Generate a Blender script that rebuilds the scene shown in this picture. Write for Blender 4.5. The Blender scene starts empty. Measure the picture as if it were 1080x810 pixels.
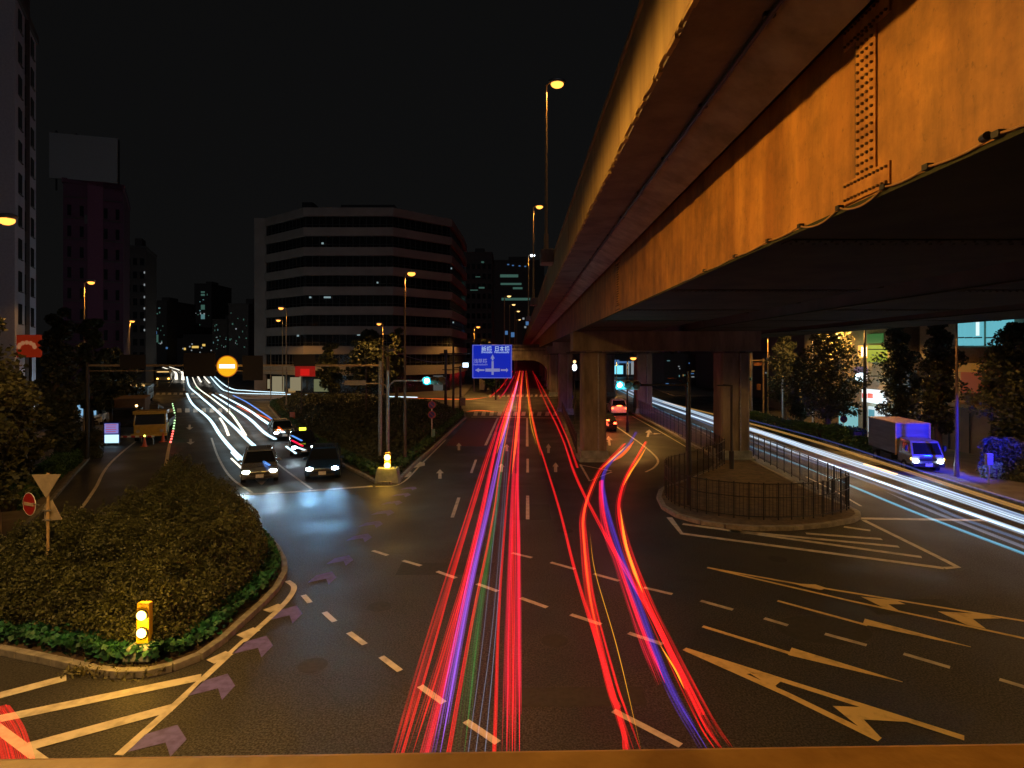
import bpy, bmesh, math, random
from mathutils import Vector, Matrix
random.seed(7)
R = math.radians
S = bpy.context.scene
COL = S.collection

# ------------------------------------------------------------------ camera, sky, exposure
H = 6.8; F = 620.0; HY = 375.0          # eye height, focal length and horizon row in photo pixels
cam_d = bpy.data.cameras.new('camera'); cam = bpy.data.objects.new('camera', cam_d); COL.objects.link(cam)
cam.location = (0, 0, H); cam.rotation_euler = (R(90), 0, 0)
cam_d.sensor_width = 36; cam_d.lens = 36 * F / 1080; cam_d.shift_y = -(405 - HY) / 1080
cam_d.clip_start = 0.1; cam_d.clip_end = 4000
S.camera = cam
W = bpy.data.worlds.new('World'); S.world = W; W.use_nodes = True
nt = W.node_tree; nt.nodes.clear()
sky = nt.nodes.new('ShaderNodeTexSky'); sky.sky_type = 'NISHITA'; sky.sun_disc = False
sky.sun_elevation = R(3); sky.sun_rotation = R(200)
hs = nt.nodes.new('ShaderNodeHueSaturation'); hs.inputs['Saturation'].default_value = 0.15; hs.inputs['Value'].default_value = 0.0006
ad = nt.nodes.new('ShaderNodeMixRGB'); ad.blend_type = 'ADD'; ad.inputs[0].default_value = 1
ad.inputs[2].default_value = (0.0032, 0.0032, 0.0033, 1)
bg = nt.nodes.new('ShaderNodeBackground'); wo = nt.nodes.new('ShaderNodeOutputWorld')
nt.links.new(sky.outputs[0], hs.inputs['Color']); nt.links.new(hs.outputs[0], ad.inputs[1])
nt.links.new(ad.outputs[0], bg.inputs[0]); bg.inputs[1].default_value = 1.0
nt.links.new(bg.outputs[0], wo.inputs[0])
sun_d = bpy.data.lights.new('facade_fill', 'SUN'); sun_d.energy = 0.05; sun_d.angle = R(2); sun_d.color = (.8, .87, 1)  # dim fill added from behind the view to lift the facades
sun = bpy.data.objects.new('facade_fill', sun_d); COL.objects.link(sun); sun.rotation_euler = (R(58), 0, R(8))
S.view_settings.view_transform = 'Standard'; S.view_settings.look = 'None'
S.view_settings.exposure = 0; S.view_settings.gamma = 1
S.render.engine = 'CYCLES'
S.cycles.use_denoising = True
S.cycles.max_bounces = 6; S.cycles.transparent_max_bounces = 48
S.cycles.sample_clamp_indirect = 2.0

SOD = (1.0, .48, .10)

# ------------------------------------------------------------------ helpers
def P(x, y, h=0.0):
    """photo pixel seen at height h above the ground -> world point"""
    d = F * (H - h) / (y - HY)
    return Vector(((x - 540) * d / F, d, h))
def at(x, d, h=0.0): return Vector(((x - 540) * d / F, d, h))
def hz(y, d): return H + (HY - y) * d / F

class MB:
    def __init__(s): s.v = []; s.f = []
    def add(s, vs, fs):
        o = len(s.v); s.v += [tuple(v) for v in vs]; s.f += [tuple(i + o for i in f) for f in fs]; return s
    def box(s, c, d, rz=0, m=None):
        x, y, z = d[0] / 2, d[1] / 2, d[2] / 2
        vs = [Vector((i * x, j * y, k * z)) for i in (-1, 1) for j in (-1, 1) for k in (-1, 1)]
        if rz: q = Matrix.Rotation(rz, 3, 'Z'); vs = [q @ v for v in vs]
        if m: vs = [m @ v for v in vs]
        c = Vector(c)
        return s.add([v + c for v in vs], [(0,1,3,2),(4,6,7,5),(0,4,5,1),(2,3,7,6),(0,2,6,4),(1,5,7,3)])
    def bb(s, a, b): return s.box([(p + q) / 2 for p, q in zip(a, b)], [abs(q - p) for p, q in zip(a, b)])
    def cyl(s, p0, p1, r0, r1=None, n=10, cap=True):
        r1 = r0 if r1 is None else r1
        p0 = Vector(p0); p1 = Vector(p1); ax = (p1 - p0)
        if ax.length < 1e-6: return s
        ax.normalize()
        u = ax.orthogonal().normalized(); w = ax.cross(u)
        vs = []
        for p, r in ((p0, r0), (p1, r1)):
            for i in range(n):
                a = 2 * math.pi * i / n; vs.append(p + (u * math.cos(a) + w * math.sin(a)) * r)
        fs = [(i, (i + 1) % n, n + (i + 1) % n, n + i) for i in range(n)]
        if cap: fs += [tuple(range(n))[::-1], tuple(range(n, 2 * n))]
        return s.add(vs, fs)
    def path(s, pts, r, n=8):
        for a, b in zip(pts[:-1], pts[1:]): s.cyl(a, b, r, r, n)
        return s
    def prism(s, poly, z0, z1):
        n = len(poly)
        vs = [(p[0], p[1], z0) for p in poly] + [(p[0], p[1], z1) for p in poly]
        return s.add(vs, [(i, (i + 1) % n, n + (i + 1) % n, n + i) for i in range(n)] + [tuple(range(n))[::-1], tuple(range(n, 2 * n))])
    def xprism(s, prof, x0, x1):                  # profile in (y,z) run along x
        n = len(prof)
        vs = [(x0, p[0], p[1]) for p in prof] + [(x1, p[0], p[1]) for p in prof]
        return s.add(vs, [(i, (i + 1) % n, n + (i + 1) % n, n + i) for i in range(n)] + [tuple(range(n))[::-1], tuple(range(n, 2 * n))])
    def flat(s, poly, z): return s.add([(p[0], p[1], z) for p in poly], [tuple(range(len(poly)))])
    def loft(s, rings):
        n = len(rings[0]); vs = [v for r in rings for v in r]; fs = []
        for k in range(len(rings) - 1):
            fs += [(k*n+i, k*n+(i+1) % n, (k+1)*n+(i+1) % n, (k+1)*n+i) for i in range(n)]
        fs += [tuple(range(n))[::-1], tuple(range((len(rings)-1)*n, len(rings)*n))]
        return s.add(vs, fs)
    def ball(s, c, r, n=12, m=8, sq=(1,1,1)):
        vs = []; fs = []
        for j in range(m + 1):
            t = math.pi * j / m
            for i in range(n):
                a = 2 * math.pi * i / n
                vs.append((c[0] + r*sq[0]*math.sin(t)*math.cos(a), c[1] + r*sq[1]*math.sin(t)*math.sin(a), c[2] + r*sq[2]*math.cos(t)))
        for j in range(m):
            for i in range(n): fs.append((j*n+i, j*n+(i+1) % n, (j+1)*n+(i+1) % n, (j+1)*n+i))
        return s.add(vs, fs)
    def build(s, name, mt, parent=None, smooth=False, bevel=0, loc=None):
        me = bpy.data.meshes.new(name); me.from_pydata(s.v, [], s.f); me.update()
        if mt: me.materials.append(mt)
        if not getattr(s, 'leaf', False):
            bm = bmesh.new(); bm.from_mesh(me); bmesh.ops.recalc_face_normals(bm, faces=bm.faces); bm.to_mesh(me); bm.free()
        if smooth:
            for p in me.polygons: p.use_smooth = True
        o = bpy.data.objects.new(name, me); COL.objects.link(o)
        if parent: o.parent = parent
        if loc: o.location = loc
        if bevel:
            b = o.modifiers.new('bevel', 'BEVEL'); b.width = bevel; b.segments = 2; b.limit_method = 'ANGLE'
        return o
def tag(o, label, cat, group=None, kind=None):
    if label: o['label'] = label
    if cat: o['category'] = cat
    if group: o['group'] = group
    if kind: o['kind'] = kind
    return o
def thing(name, label, cat, loc=(0,0,0), rz=0, group=None):
    o = bpy.data.objects.new(name, None); COL.objects.link(o); o.location = loc; o.rotation_euler = (0, 0, rz)
    o.empty_display_size = .3
    return tag(o, label, cat, group)
def struct(name, mb, mt, bevel=0):
    o = mb.build(name, mt, bevel=bevel); o['kind'] = 'structure'; return o
def dup(root, loc, rz=0, label=None, group=None, scale=None):
    r = root.copy(); COL.objects.link(r); r.location = loc; r.rotation_euler = (0, 0, rz)
    if scale: r.scale = (scale,) * 3
    if label: r['label'] = label
    if group: r['group'] = group
    for ch in list(root.children):
        c = ch.copy(); COL.objects.link(c); c.parent = r
        for g in list(ch.children):
            d = g.copy(); COL.objects.link(d); d.parent = c
    return r
def light(kind, loc, power, color, size=.15, target=None, angle=80, blend=.5, parent=None, name='lamp_light'):
    d = bpy.data.lights.new(name, kind); d.energy = power; d.color = color; d.shadow_soft_size = size
    o = bpy.data.objects.new(name, d); COL.objects.link(o); o.location = loc
    if kind == 'SPOT': d.spot_size = R(angle); d.spot_blend = blend
    if target is not None: o.rotation_euler = (Vector(target) - Vector(loc)).to_track_quat('-Z', 'Y').to_euler()
    if parent: o.parent = parent
    return o
def crom(pts, n=8):
    pts = [Vector(p) for p in pts]; q = [2*pts[0]-pts[1]] + pts + [2*pts[-1]-pts[-2]]; out = []
    for i in range(1, len(q) - 2):
        for k in range(n):
            t = k / n; a, b, c, d = q[i-1], q[i], q[i+1], q[i+2]
            out.append(.5*((2*b) + (c-a)*t + (2*a-5*b+4*c-d)*t*t + (3*b-a-3*c+d)*t**3))
    return out + [pts[-1]]
def strip(mb, pts, w, z):
    """flat band of width w along pts on the ground"""
    pts = [Vector((p[0], p[1], 0)) for p in pts]; L = []; Rr = []
    for i, p in enumerate(pts):
        t = (pts[min(i+1, len(pts)-1)] - pts[max(i-1, 0)]).normalized(); n = Vector((-t.y, t.x, 0)) * w / 2
        L.append(p + n); Rr.append(p - n)
    n = len(pts); vs = [(p.x, p.y, z) for p in L] + [(p.x, p.y, z) for p in Rr]
    return mb.add(vs, [(i, i+1, n+i+1, n+i) for i in range(n-1)])
def wall_along(mb, pts, w, z0, z1):
    pts = [Vector((p[0], p[1], 0)) for p in pts]
    for a, b in zip(pts[:-1], pts[1:]):
        t = b - a; mb.box(((a.x+b.x)/2, (a.y+b.y)/2, (z0+z1)/2), (t.length + w*.4, w, z1 - z0), math.atan2(t.y, t.x))
    return mb

# ------------------------------------------------------------------ materials
_M = {}
def mat(name, c, rough=.7, metal=0, c2=None, scale=6, stretch=(1,1,1), bump=0, bscale=None, detail=6, spec=.5, lo=.35, hi=.65, coat=0):
    if name in _M: return _M[name]
    m = bpy.data.materials.new(name); m.use_nodes = True; n = m.node_tree; b = n.nodes['Principled BSDF']
    b.inputs['Base Color'].default_value = (*c, 1); b.inputs['Roughness'].default_value = rough
    b.inputs['Metallic'].default_value = metal; b.inputs['Specular IOR Level'].default_value = spec
    b.inputs['Coat Weight'].default_value = coat
    if c2 is None: c2 = tuple(k * .72 for k in c)
    tc = n.nodes.new('ShaderNodeTexCoord'); mp = n.nodes.new('ShaderNodeMapping'); mp.inputs['Scale'].default_value = stretch
    n.links.new(tc.outputs['Object'], mp.inputs[0])
    no = n.nodes.new('ShaderNodeTexNoise'); no.inputs['Scale'].default_value = scale; no.inputs['Detail'].default_value = detail
    no.inputs['Roughness'].default_value = .6
    n.links.new(mp.outputs[0], no.inputs['Vector'])
    rp = n.nodes.new('ShaderNodeValToRGB'); rp.color_ramp.elements[0].position = lo; rp.color_ramp.elements[1].position = hi
    rp.color_ramp.elements[0].color = (*c2, 1); rp.color_ramp.elements[1].color = (*c, 1)
    n.links.new(no.outputs[0], rp.inputs[0]); n.links.new(rp.outputs[0], b.inputs['Base Color'])
    if bump:
        bp = n.nodes.new('ShaderNodeBump'); bp.inputs['Strength'].default_value = bump; bp.inputs['Distance'].default_value = .02
        n2 = n.nodes.new('ShaderNodeTexNoise'); n2.inputs['Scale'].default_value = bscale or scale * 8; n2.inputs['Detail'].default_value = 4
        n.links.new(tc.outputs['Object'], n2.inputs['Vector'])
        n.links.new(n2.outputs[0], bp.inputs['Height']); n.links.new(bp.outputs[0], b.inputs['Normal'])
    _M[name] = m; return m
def emit(name, c, s, base=(.02,.02,.02), nomis=False):
    if name in _M: return _M[name]
    m = bpy.data.materials.new(name); m.use_nodes = True; b = m.node_tree.nodes['Principled BSDF']
    b.inputs['Base Color'].default_value = (*base, 1); b.inputs['Emission Color'].default_value = (*c, 1)
    b.inputs['Emission Strength'].default_value = s
    if nomis: m.cycles.emission_sampling = 'NONE'
    _M[name] = m; return m
def streak(name, c, s, fine=0):
    """light that adds to what lies behind it, uneven along fine filaments"""
    if name in _M: return _M[name]
    m = bpy.data.materials.new(name); m.use_nodes = True; n = m.node_tree; n.nodes.clear()
    e = n.nodes.new('ShaderNodeEmission'); e.inputs[0].default_value = (*c, 1)
    t = n.nodes.new('ShaderNodeBsdfTransparent'); a = n.nodes.new('ShaderNodeAddShader'); o = n.nodes.new('ShaderNodeOutputMaterial')
    at_ = n.nodes.new('ShaderNodeAttribute'); at_.attribute_name = 'fil'
    no = n.nodes.new('ShaderNodeTexNoise'); no.inputs['Scale'].default_value = 1.0; no.inputs['Detail'].default_value = 3
    n.links.new(at_.outputs['Vector'], no.inputs['Vector'])
    mr = n.nodes.new('ShaderNodeMapRange'); mr.inputs[1].default_value = .38; mr.inputs[2].default_value = .64
    mr.inputs[3].default_value = s * .10; mr.inputs[4].default_value = s * 1.0
    n.links.new(no.outputs[0], mr.inputs[0]); n.links.new(mr.outputs[0], e.inputs[1])
    n.links.new(e.outputs[0], a.inputs[0]); n.links.new(t.outputs[0], a.inputs[1]); n.links.new(a.outputs[0], o.inputs[0])
    _M[name] = m; return m

asphalt = mat('asphalt', (.050,.049,.051), .62, c2=(.024,.024,.026), scale=.35, detail=12, bump=.55, bscale=60, spec=.4, lo=.3, hi=.75)
def asphalt_extra():
    n = asphalt.node_tree; b = n.nodes['Principled BSDF']
    tc = [k for k in n.nodes if k.type == 'TEX_COORD'][0]
    g = n.nodes.new('ShaderNodeTexNoise'); g.inputs['Scale'].default_value = 26; g.inputs['Detail'].default_value = 2
    n.links.new(tc.outputs['Object'], g.inputs['Vector'])
    r = n.nodes.new('ShaderNodeMapRange'); r.inputs[1].default_value = .3; r.inputs[2].default_value = .7; r.inputs[1].default_value = .38; r.inputs[2].default_value = .66; r.inputs[3].default_value = .35; r.inputs[4].default_value = 2.1
    n.links.new(g.outputs[0], r.inputs[0])
    mx = n.nodes.new('ShaderNodeMixRGB'); mx.blend_type = 'MULTIPLY'; mx.inputs[0].default_value = 1
    src = b.inputs['Base Color'].links[0].from_socket
    n.links.new(src, mx.inputs[1]); n.links.new(r.outputs[0], mx.inputs[2]); n.links.new(mx.outputs[0], b.inputs['Base Color'])
    g2 = n.nodes.new('ShaderNodeTexNoise'); g2.inputs['Scale'].default_value = .35; g2.inputs['Detail'].default_value = 5
    n.links.new(tc.outputs['Object'], g2.inputs['Vector'])
    r2 = n.nodes.new('ShaderNodeMapRange'); r2.inputs[1].default_value = .3; r2.inputs[2].default_value = .7; r2.inputs[3].default_value = .42; r2.inputs[4].default_value = .75
    n.links.new(g2.outputs[0], r2.inputs[0]); n.links.new(r2.outputs[0], b.inputs['Roughness'])
asphalt_extra()
redasph = mat('red_asphalt', (.13,.035,.025), .7, c2=(.09,.028,.022), scale=2, bump=.4, bscale=50)
ground_m = mat('ground_soil', (.05,.045,.04), .9)
paving = mat('paving', (.20,.17,.15), .8, c2=(.12,.10,.09), scale=1.2, bump=.3, bscale=20)
brickpav = mat('island_paving', (.15,.11,.08), .85, c2=(.07,.055,.045), scale=3, bump=.4, bscale=30)
kerbm = mat('kerb_concrete', (.30,.29,.27), .8, c2=(.16,.155,.15), scale=4, bump=.3, bscale=30)
paint = mat('road_paint', (.62,.58,.52), .6, c2=(.36,.33,.29), scale=3, detail=10, bump=.2, bscale=60, lo=.3, hi=.55)
paint_o = mat('amber_tinted_road_paint', (.78,.60,.28), .6, c2=(.5,.37,.16), scale=3, detail=10, lo=.3, hi=.5)  # amber lamp light put into the paint of gore and arrow markings
purple = mat('violet_road_paint', (.14,.12,.50), .65, c2=(.08,.065,.26), scale=5, detail=8, lo=.3, hi=.6)
concrete = mat('concrete', (.30,.26,.21), .85, c2=(.15,.13,.105), scale=.8, detail=10, stretch=(1,1,.35), bump=.25, bscale=14)
plinthm = mat('plinth_concrete', (.30,.34,.34), .85, c2=(.16,.19,.19), scale=2, bump=.2)
steel_web = mat('amber_lit_girder_steel', (.56,.27,.055), .55, c2=(.34,.14,.025), scale=2.0, stretch=(.35,.9,.14), detail=10, bump=.12, bscale=4, lo=.32, hi=.68)  # amber lamp light tinted into the girder paint
def stain(m, sc, stretch, amt, lo, hi):
    n = m.node_tree; b = n.nodes['Principled BSDF']; tc = [k for k in n.nodes if k.type == 'TEX_COORD'][0]
    mp = n.nodes.new('ShaderNodeMapping'); mp.inputs['Scale'].default_value = stretch; mp.inputs['Location'].default_value = (3.1, 7.7, 1.3)
    no = n.nodes.new('ShaderNodeTexNoise'); no.inputs['Scale'].default_value = sc; no.inputs['Detail'].default_value = 12; no.inputs['Roughness'].default_value = .7
    n.links.new(tc.outputs['Object'], mp.inputs[0]); n.links.new(mp.outputs[0], no.inputs['Vector'])
    r = n.nodes.new('ShaderNodeMapRange'); r.inputs[1].default_value = lo; r.inputs[2].default_value = hi; r.inputs[3].default_value = amt; r.inputs[4].default_value = 1
    n.links.new(no.outputs[0], r.inputs[0]); mx = n.nodes.new('ShaderNodeMixRGB'); mx.blend_type = 'MULTIPLY'; mx.inputs[0].default_value = 1
    src = b.inputs['Base Color'].links[0].from_socket
    n.links.new(src, mx.inputs[1]); n.links.new(r.outputs[0], mx.inputs[2]); n.links.new(mx.outputs[0], b.inputs['Base Color'])
stain(steel_web, 2.2, (1,1,.14), .62, .34, .56); stain(steel_web, 1.1, (1,1,1), .5, .35, .6); stain(steel_web, 14, (1,1,.7), .55, .30, .42)
stain(concrete, 1.6, (1,1,.22), .62, .34, .56)
steel_plate = mat('amber_lit_splice_steel', (.50,.24,.05), .5, c2=(.28,.12,.025), scale=5, bump=.1)  # carries the same amber lamp tint as the girder
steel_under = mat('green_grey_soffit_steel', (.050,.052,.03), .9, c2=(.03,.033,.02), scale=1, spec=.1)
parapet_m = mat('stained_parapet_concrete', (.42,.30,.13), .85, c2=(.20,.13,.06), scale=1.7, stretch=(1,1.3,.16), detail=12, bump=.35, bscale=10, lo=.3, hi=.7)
stain(parapet_m, 5, (1,1.6,.07), .35, .40, .55) if 0 else None
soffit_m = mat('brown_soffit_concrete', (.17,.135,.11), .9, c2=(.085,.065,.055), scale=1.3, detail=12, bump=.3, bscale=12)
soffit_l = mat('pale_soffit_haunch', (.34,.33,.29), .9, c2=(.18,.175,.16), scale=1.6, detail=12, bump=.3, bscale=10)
rail_m = mat('bridge_rail_paint', (.34,.19,.05), .6, c2=(.20,.10,.025), scale=6, detail=10, bump=.15, bscale=30)
dark = mat('dark_metal', (.03,.03,.032), .5, .3)
black = mat('black_plastic', (.015,.015,.016), .5)
galv = mat('galvanised_steel', (.35,.36,.37), .45, .6, c2=(.22,.23,.24), scale=8)
brownpole = mat('brown_pole_paint', (.10,.065,.045), .5, c2=(.06,.04,.03))
orangepole = mat('cream_pole_paint', (.42,.30,.16), .5)
white_p = mat('white_paint', (.75,.75,.73), .5, c2=(.6,.6,.58))
tyre = mat('tyre_rubber', (.015,.015,.015), .85)
rim = mat('wheel_alloy', (.4,.4,.42), .3, .9)
glassd = mat('dark_window_glass', (.012,.014,.016), .12, spec=.8)
bark = mat('bark', (.09,.065,.045), .9, c2=(.045,.033,.025), scale=8, stretch=(1,1,.2), bump=.5)
def leafmat(name, c, c2, tr=.0):
    m = mat(name, c, .6, c2=c2, scale=1.6, detail=3, lo=.35, hi=.65); return m
leaf_bush = leafmat('shrub_leaves', (.078,.088,.026), (.026,.032,.012))
leaf_green = leafmat('ground_cover_leaves', (.02,.14,.07), (.012,.06,.03))
leaf_tree = leafmat('tree_leaves', (.070,.075,.025), (.03,.035,.014))
leaf_dark = leafmat('dark_tree_leaves', (.05,.06,.03), (.025,.03,.018))
leaf_hedge = leafmat('hedge_leaves', (.04,.10,.03), (.02,.05,.018))
soil = mat('soil', (.06,.04,.028), .95, scale=3, bump=.6, bscale=20)
sign_red = mat('sign_red', (.45,.02,.02), .4)
sign_blue = mat('sign_blue', (.02,.05,.45), .4)
sign_back = mat('sign_back_grey', (.30,.26,.20), .5)

# ------------------------------------------------------------------ ground, roads, kerbs
g = MB(); g.flat([(-1500,-300),(1500,-300),(1500,2500),(-1500,2500)], 0); struct('ground', g, ground_m)
g = MB(); g.flat([(-260,-40),(140,-40),(140,420),(-260,420)], .004); struct('road', g, asphalt)
g = MB(); g.flat([P(470,470), P(510.6,471), P(526,441.5), P(494,441.5)], .008); struct('red_lane_surface', g, redasph)

def slab(name, poly, top=.13, kerb=.16, m=paving):
    poly = [Vector((p[0], p[1], 0)) for p in poly]
    k = MB(); k.prism(poly, -.05, top); 
    cx = sum(p.x for p in poly)/len(poly); cy = sum(p.y for p in poly)/len(poly)
    o = struct(name, k, m)
    kk = MB()
    n = len(poly)
    for i in range(n):
        a, b = poly[i], poly[(i+1) % n]; t = b - a; L = t.length
        if L < .05: continue
        cnt = max(1, min(60, round(L / .6)))
        for j in range(cnt):
            c = a + t*((j+.5)/cnt); kk.box((c.x, c.y, top/2+.01), (L/cnt - .012, kerb, top + .02), math.atan2(t.y, t.x))
    struct(name + '_kerb', kk, kerbm, 0.012)
    return o

isl1 = [P(-40,688), P(0,689), P(40,697), P(76,705), P(100,711), P(126,714), P(155,713), P(182,707), P(210,696), P(235,678), P(255,659), P(275,641), P(291,624), P(300,608),
        P(300,596), P(292,580), P(270,556), P(235,530), P(200,509), P(180,502), P(166,512), P(156,528), P(140,548), P(118,570), P(85,590), P(30,603), P(-40,610)]
slab('planted_traffic_island', isl1, .14, .18, soil)
isl2 = [P(398,510), P(376,498.5), P(357,489), P(324,469), P(300,449), P(283,429), P(287,424.5), P(400,424), P(489,436), P(491,441), P(474,457), P(456,474), P(438,490), P(421,507), P(410,511)]
slab('shrub_median_island', isl2, .13, .2, soil)
isl3 = [P(*q) for q in [(695,527),(697,520),(704,515.5),(716,512),(733,505),(750,497),(757,490),(752,482),(731,471),(700,453),(671,438),(655,429),(663,426),(690,434),(740,457),(778,479),(800,492),(835.6,511),(871,528),(895,538),(904,543),(905,547),(898,551),(870,556),(835,559),(800,559.5),(765,557),(740,553),(715,546),(700,537)]]
slab('fenced_pier_island', isl3, .15, .22, brickpav)
side_l = [P(150,420), P(120,452), P(104,473), P(94,484), P(75,504), P(57,526), P(38,545), P(22,560), P(0,575), (-19.5,17.5), (-24,15.4), (-60,15), (-140,80), (-200,300), (-175,300)]
slab('left_pavement', side_l, .13, .18)
side_r = [P(779,438.5), P(820,452), P(872,468), P(930,487), P(1080,533), (22.4,18), (22,-20), (60,-20), (60,70), (27,70)]
slab('right_pavement', side_r, .13, .18)
g = MB(); g.prism([(-52,92),(-16,88),(-8,96),(-9,135),(-52,135)], -.03, .12); struct('office_forecourt', g, paving)
g = MB(); g.prism([(27,98),(60,98),(60,200),(36,200)], -.03, .12); struct('far_right_pavement', g, paving)

# painted markings
w = MB()
def dash(m, a, b, wd, z=.012):
    strip(m, [P(*a), P(*b)], wd, z)
# lane dashes
for (a, b) in [((556.5,548),(556.5,523)),((556.5,498.5),(556.5,484)),((477,546),(484,525)),((497,499),(502,485))]: dash(w, a, b, .15)
dash(w, (556,471), (556,441), .2); dash(w, (512,470), (525,441), .2)
struct('lane_lines', w, paint)
# guide dashes through the junction
w = MB()
for a, b in [((320,628),(327,636)),((342,646),(353,656)),((368,667.5),(385,680)),((402,693),(422,708)),((443,724),(468,742)),((491,761),(525,784)),
             ((393,581),(409,586)),((425,591.5),(444,597)),((461,603),(481,610)),((503,616),(525,624)),((549,631),(577,641)),((602,648.5),(634,659)),((663,668),(699,680)),
             ((540,583.5),(561,588.5)),((581,593.5),(606,600.5)),((626,605.5),(653,613)),((679,620),(709,627)),((739,634),(773,643.5)),((806,652.5),(831,660)),((870,669),(914,681)),((953,690),(1002,704.5)),((1054,717),(1100,731)),
             ((647,750),(718,787))]:
    d = P(*a).y; dash(w, a, b, .15 if d > 14 else .15)
struct('junction_guide_dashes', w, paint)
# stop lines and solid edges
w = MB()
strip(w, [P(226,523.5), P(310,519), P(393,513)], .3, .012)
strip(w, crom([P(223,462), P(230,482), P(243,503), P(266,520)]), .13, .012)
strip(w, crom([P(287,484.5), P(300,495), P(315,506), P(329,516)]), .13, .012)
strip(w, [P(497,440), P(590,441)], .45, .012)
strip(w, [P(905,547), P(1040,549)], .3, .012)
strip(w, crom([P(650,450), P(663,459), P(675,467.5), P(688,478), P(694,486), P(690,493), P(681,498)]), .14, .012)
strip(w, crom([P(667,439), P(700,457.5), P(728,474)]), .12, .012)
strip(w, crom([P(165,449), P(121,484), P(100,516), P(86,536), P(70,554), P(54,568), P(35,583)]), .15, .012)
strip(w, [P(612,490), P(622,507.5), P(645,498)], .14, .012); strip(w, [P(612,490.5), P(645,497)], .14, .016)
strip(w, [P(779,478), P(838,511)], .1, .012)
strip(w, crom([P(850,503), P(880,518), P(908,534)]), .12, .012)
strip(w, [P(800,444.5), P(870,464), P(1000,503)], .12, .012)
strip(w, crom([P(396,513.5), P(423,510), P(446,488), P(470,464)]), .1, .012)
strip(w, [P(192,386), P(193,398), P(194,408), P(194,412)], .25, .012)
strip(w, [P(183,400), P(178,408)], .2, .012)
struct('solid_lane_lines', w, paint)
w = MB()
strip(w, crom([P(180,463), P(177,478), P(175,492)]), .2, .013)
struct('amber_centre_line', w, paint_o)
# crosswalks
w = MB()
for i in range(11):
    x = 499 + i*8.4
    w.flat([P(x,438.6), P(x+4.3,438.6), P(x+5.1,434.4), P(x+1.2,434.4)], .012)
for i in range(14):
    x = 515 + i*4.9
    w.flat([P(x,418.6), P(x+2.6,418.6), P(x+3,416.2), P(x+.7,416.2)], .012)
for i in range(12):
    x = 158 + i*6.2
    w.flat([P(x,416.4), P(x+4,416.4), P(x+4,414.2), P(x+.6,414.2)], .012)
for i in range(8):
    x = 178 + i*8.6
    w.flat([P(x,435), P(x+5,435), P(x+4.6,430.8), P(x+.3,430.8)], .012)
struct('crosswalk_stripes', w, paint)
# hatched areas
w = MB()
strip(w, [P(125,797), P(180,748), P(250,683), P(280,656)], .16, .012)
strip(w, crom([P(280,656), P(296,641), P(307,628), P(310,619), P(303,613)]), .16, .0125)
for a, b in [((-30,742),(70,715.5)),((-30,765),(212,715)),((24,790),(182,747))]: strip(w, [P(*a), P(*b)], .28, .0165)
strip(w, [P(-10,763), P(30,793), P(56,812)], .17, .0175)
for q in [(232,694),(262,668),(289,642)]:
    a = P(*q); strip(w, [a + Vector((-.12,-.2,0)), a + Vector((.12,.2,0))], .3, .0185)
struct('striped_gore_marking', w, paint)
w = MB()
strip(w, [P(706,546), P(719,563), P(995,599.5)], .24, .012)
strip(w, [P(995,599.5), P(1010,598.5), P(990,588), P(911,549)], .2, .0125)
for a, b in [((720,553),(972,588)),((770,560),(948,577)),((850,563),(930,569)),((890,556),(918,560))]: strip(w, [P(*a), P(*b)], .24, .0165)
struct('island_nose_hatching', w, paint)
# gore wedges: two lines from one tip with chevrons between
w = MB()
T1 = P(722,685); U = P(1017,779); V = P(928,781)
strip(w, [T1, U], .17, .012); strip(w, [T1, P(830,733), V], .17, .0165)
w.flat([P(791,711), P(808,712.5), P(822,718), P(823,720), P(818,724), P(822,731)], .0205)
w.flat([P(878,745.5), P(915,747), P(965,761.5), P(955,762.5), P(911,760), P(930,780), P(915,775)], .0205)
w.flat([P(745,697), P(770,701), P(794,711), P(786,712)], .0205)
T2 = P(746,599)
strip(w, [T2, P(840,616), P(1090,657)], .12, .012); strip(w, [T2, P(900,635), P(1090,676)], .12, .0165)
w.flat([P(836,616), P(860,617), P(872,621), P(866,623), P(850,620)], .0205)
w.flat([P(908,630), P(945,634), P(955,638), P(937,638), P(950,646), P(935,643)], .0205)
w.flat([P(989,645.5), P(1030,648), P(1056,653), P(1026,653.5), P(1040,664), P(1020,660)], .0205)
struct('diverging_gore_wedges', w, paint_o)
w = MB()
def taper(a, b, wa, wb, z):
    a = P(*a); b = P(*b); t = (b-a).normalized(); n = Vector((-t.y, t.x, 0))
    w.flat([a+n*wa/2, a-n*wa/2, b-n*wb/2, b+n*wb/2], z)
taper((741,661),(838,691),.13,.13,.012); taper((833,687.5),(952,720),.42,.03,.0165)
taper((820,634),(915,660),.12,.12,.012); taper((911,656),(1024,683),.40,.03,.0165)
struct('tapered_arrow_markings', w, paint_o)
# violet guide chevrons
w = MB()
def chev(tipx, tipy, wd, hgt, slant):
    # a bent bar: head at upper right, arm to the lower left
    x, y = tipx, tipy
    w.flat([P(x, y), P(x+wd*.16, y+hgt*.45), P(x-wd*.12, y+hgt), P(x-wd*.2, y+hgt*.55)], .012)
    w.flat([P(x, y), P(x-wd*.2, y+hgt*.55), P(x-wd*.85, y+hgt*.85), P(x-wd*.55, y+hgt*.3)], .012)
for q in [(187,765,62,34),(240,711,50,28),(281,671,44,23),(313,639,38,19),(350,603,30,14),(368,586,28,11),(388,563,27,9),(400,549.5,26,7.5),(412,538,25,6.5),(421,528,23,5.5),(430,520,21,4.6),(437,513.5,18,3.8)]:
    chev(q[0], q[1], q[2], q[3], 0)
struct('violet_guide_chevrons', w, purple)
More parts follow.
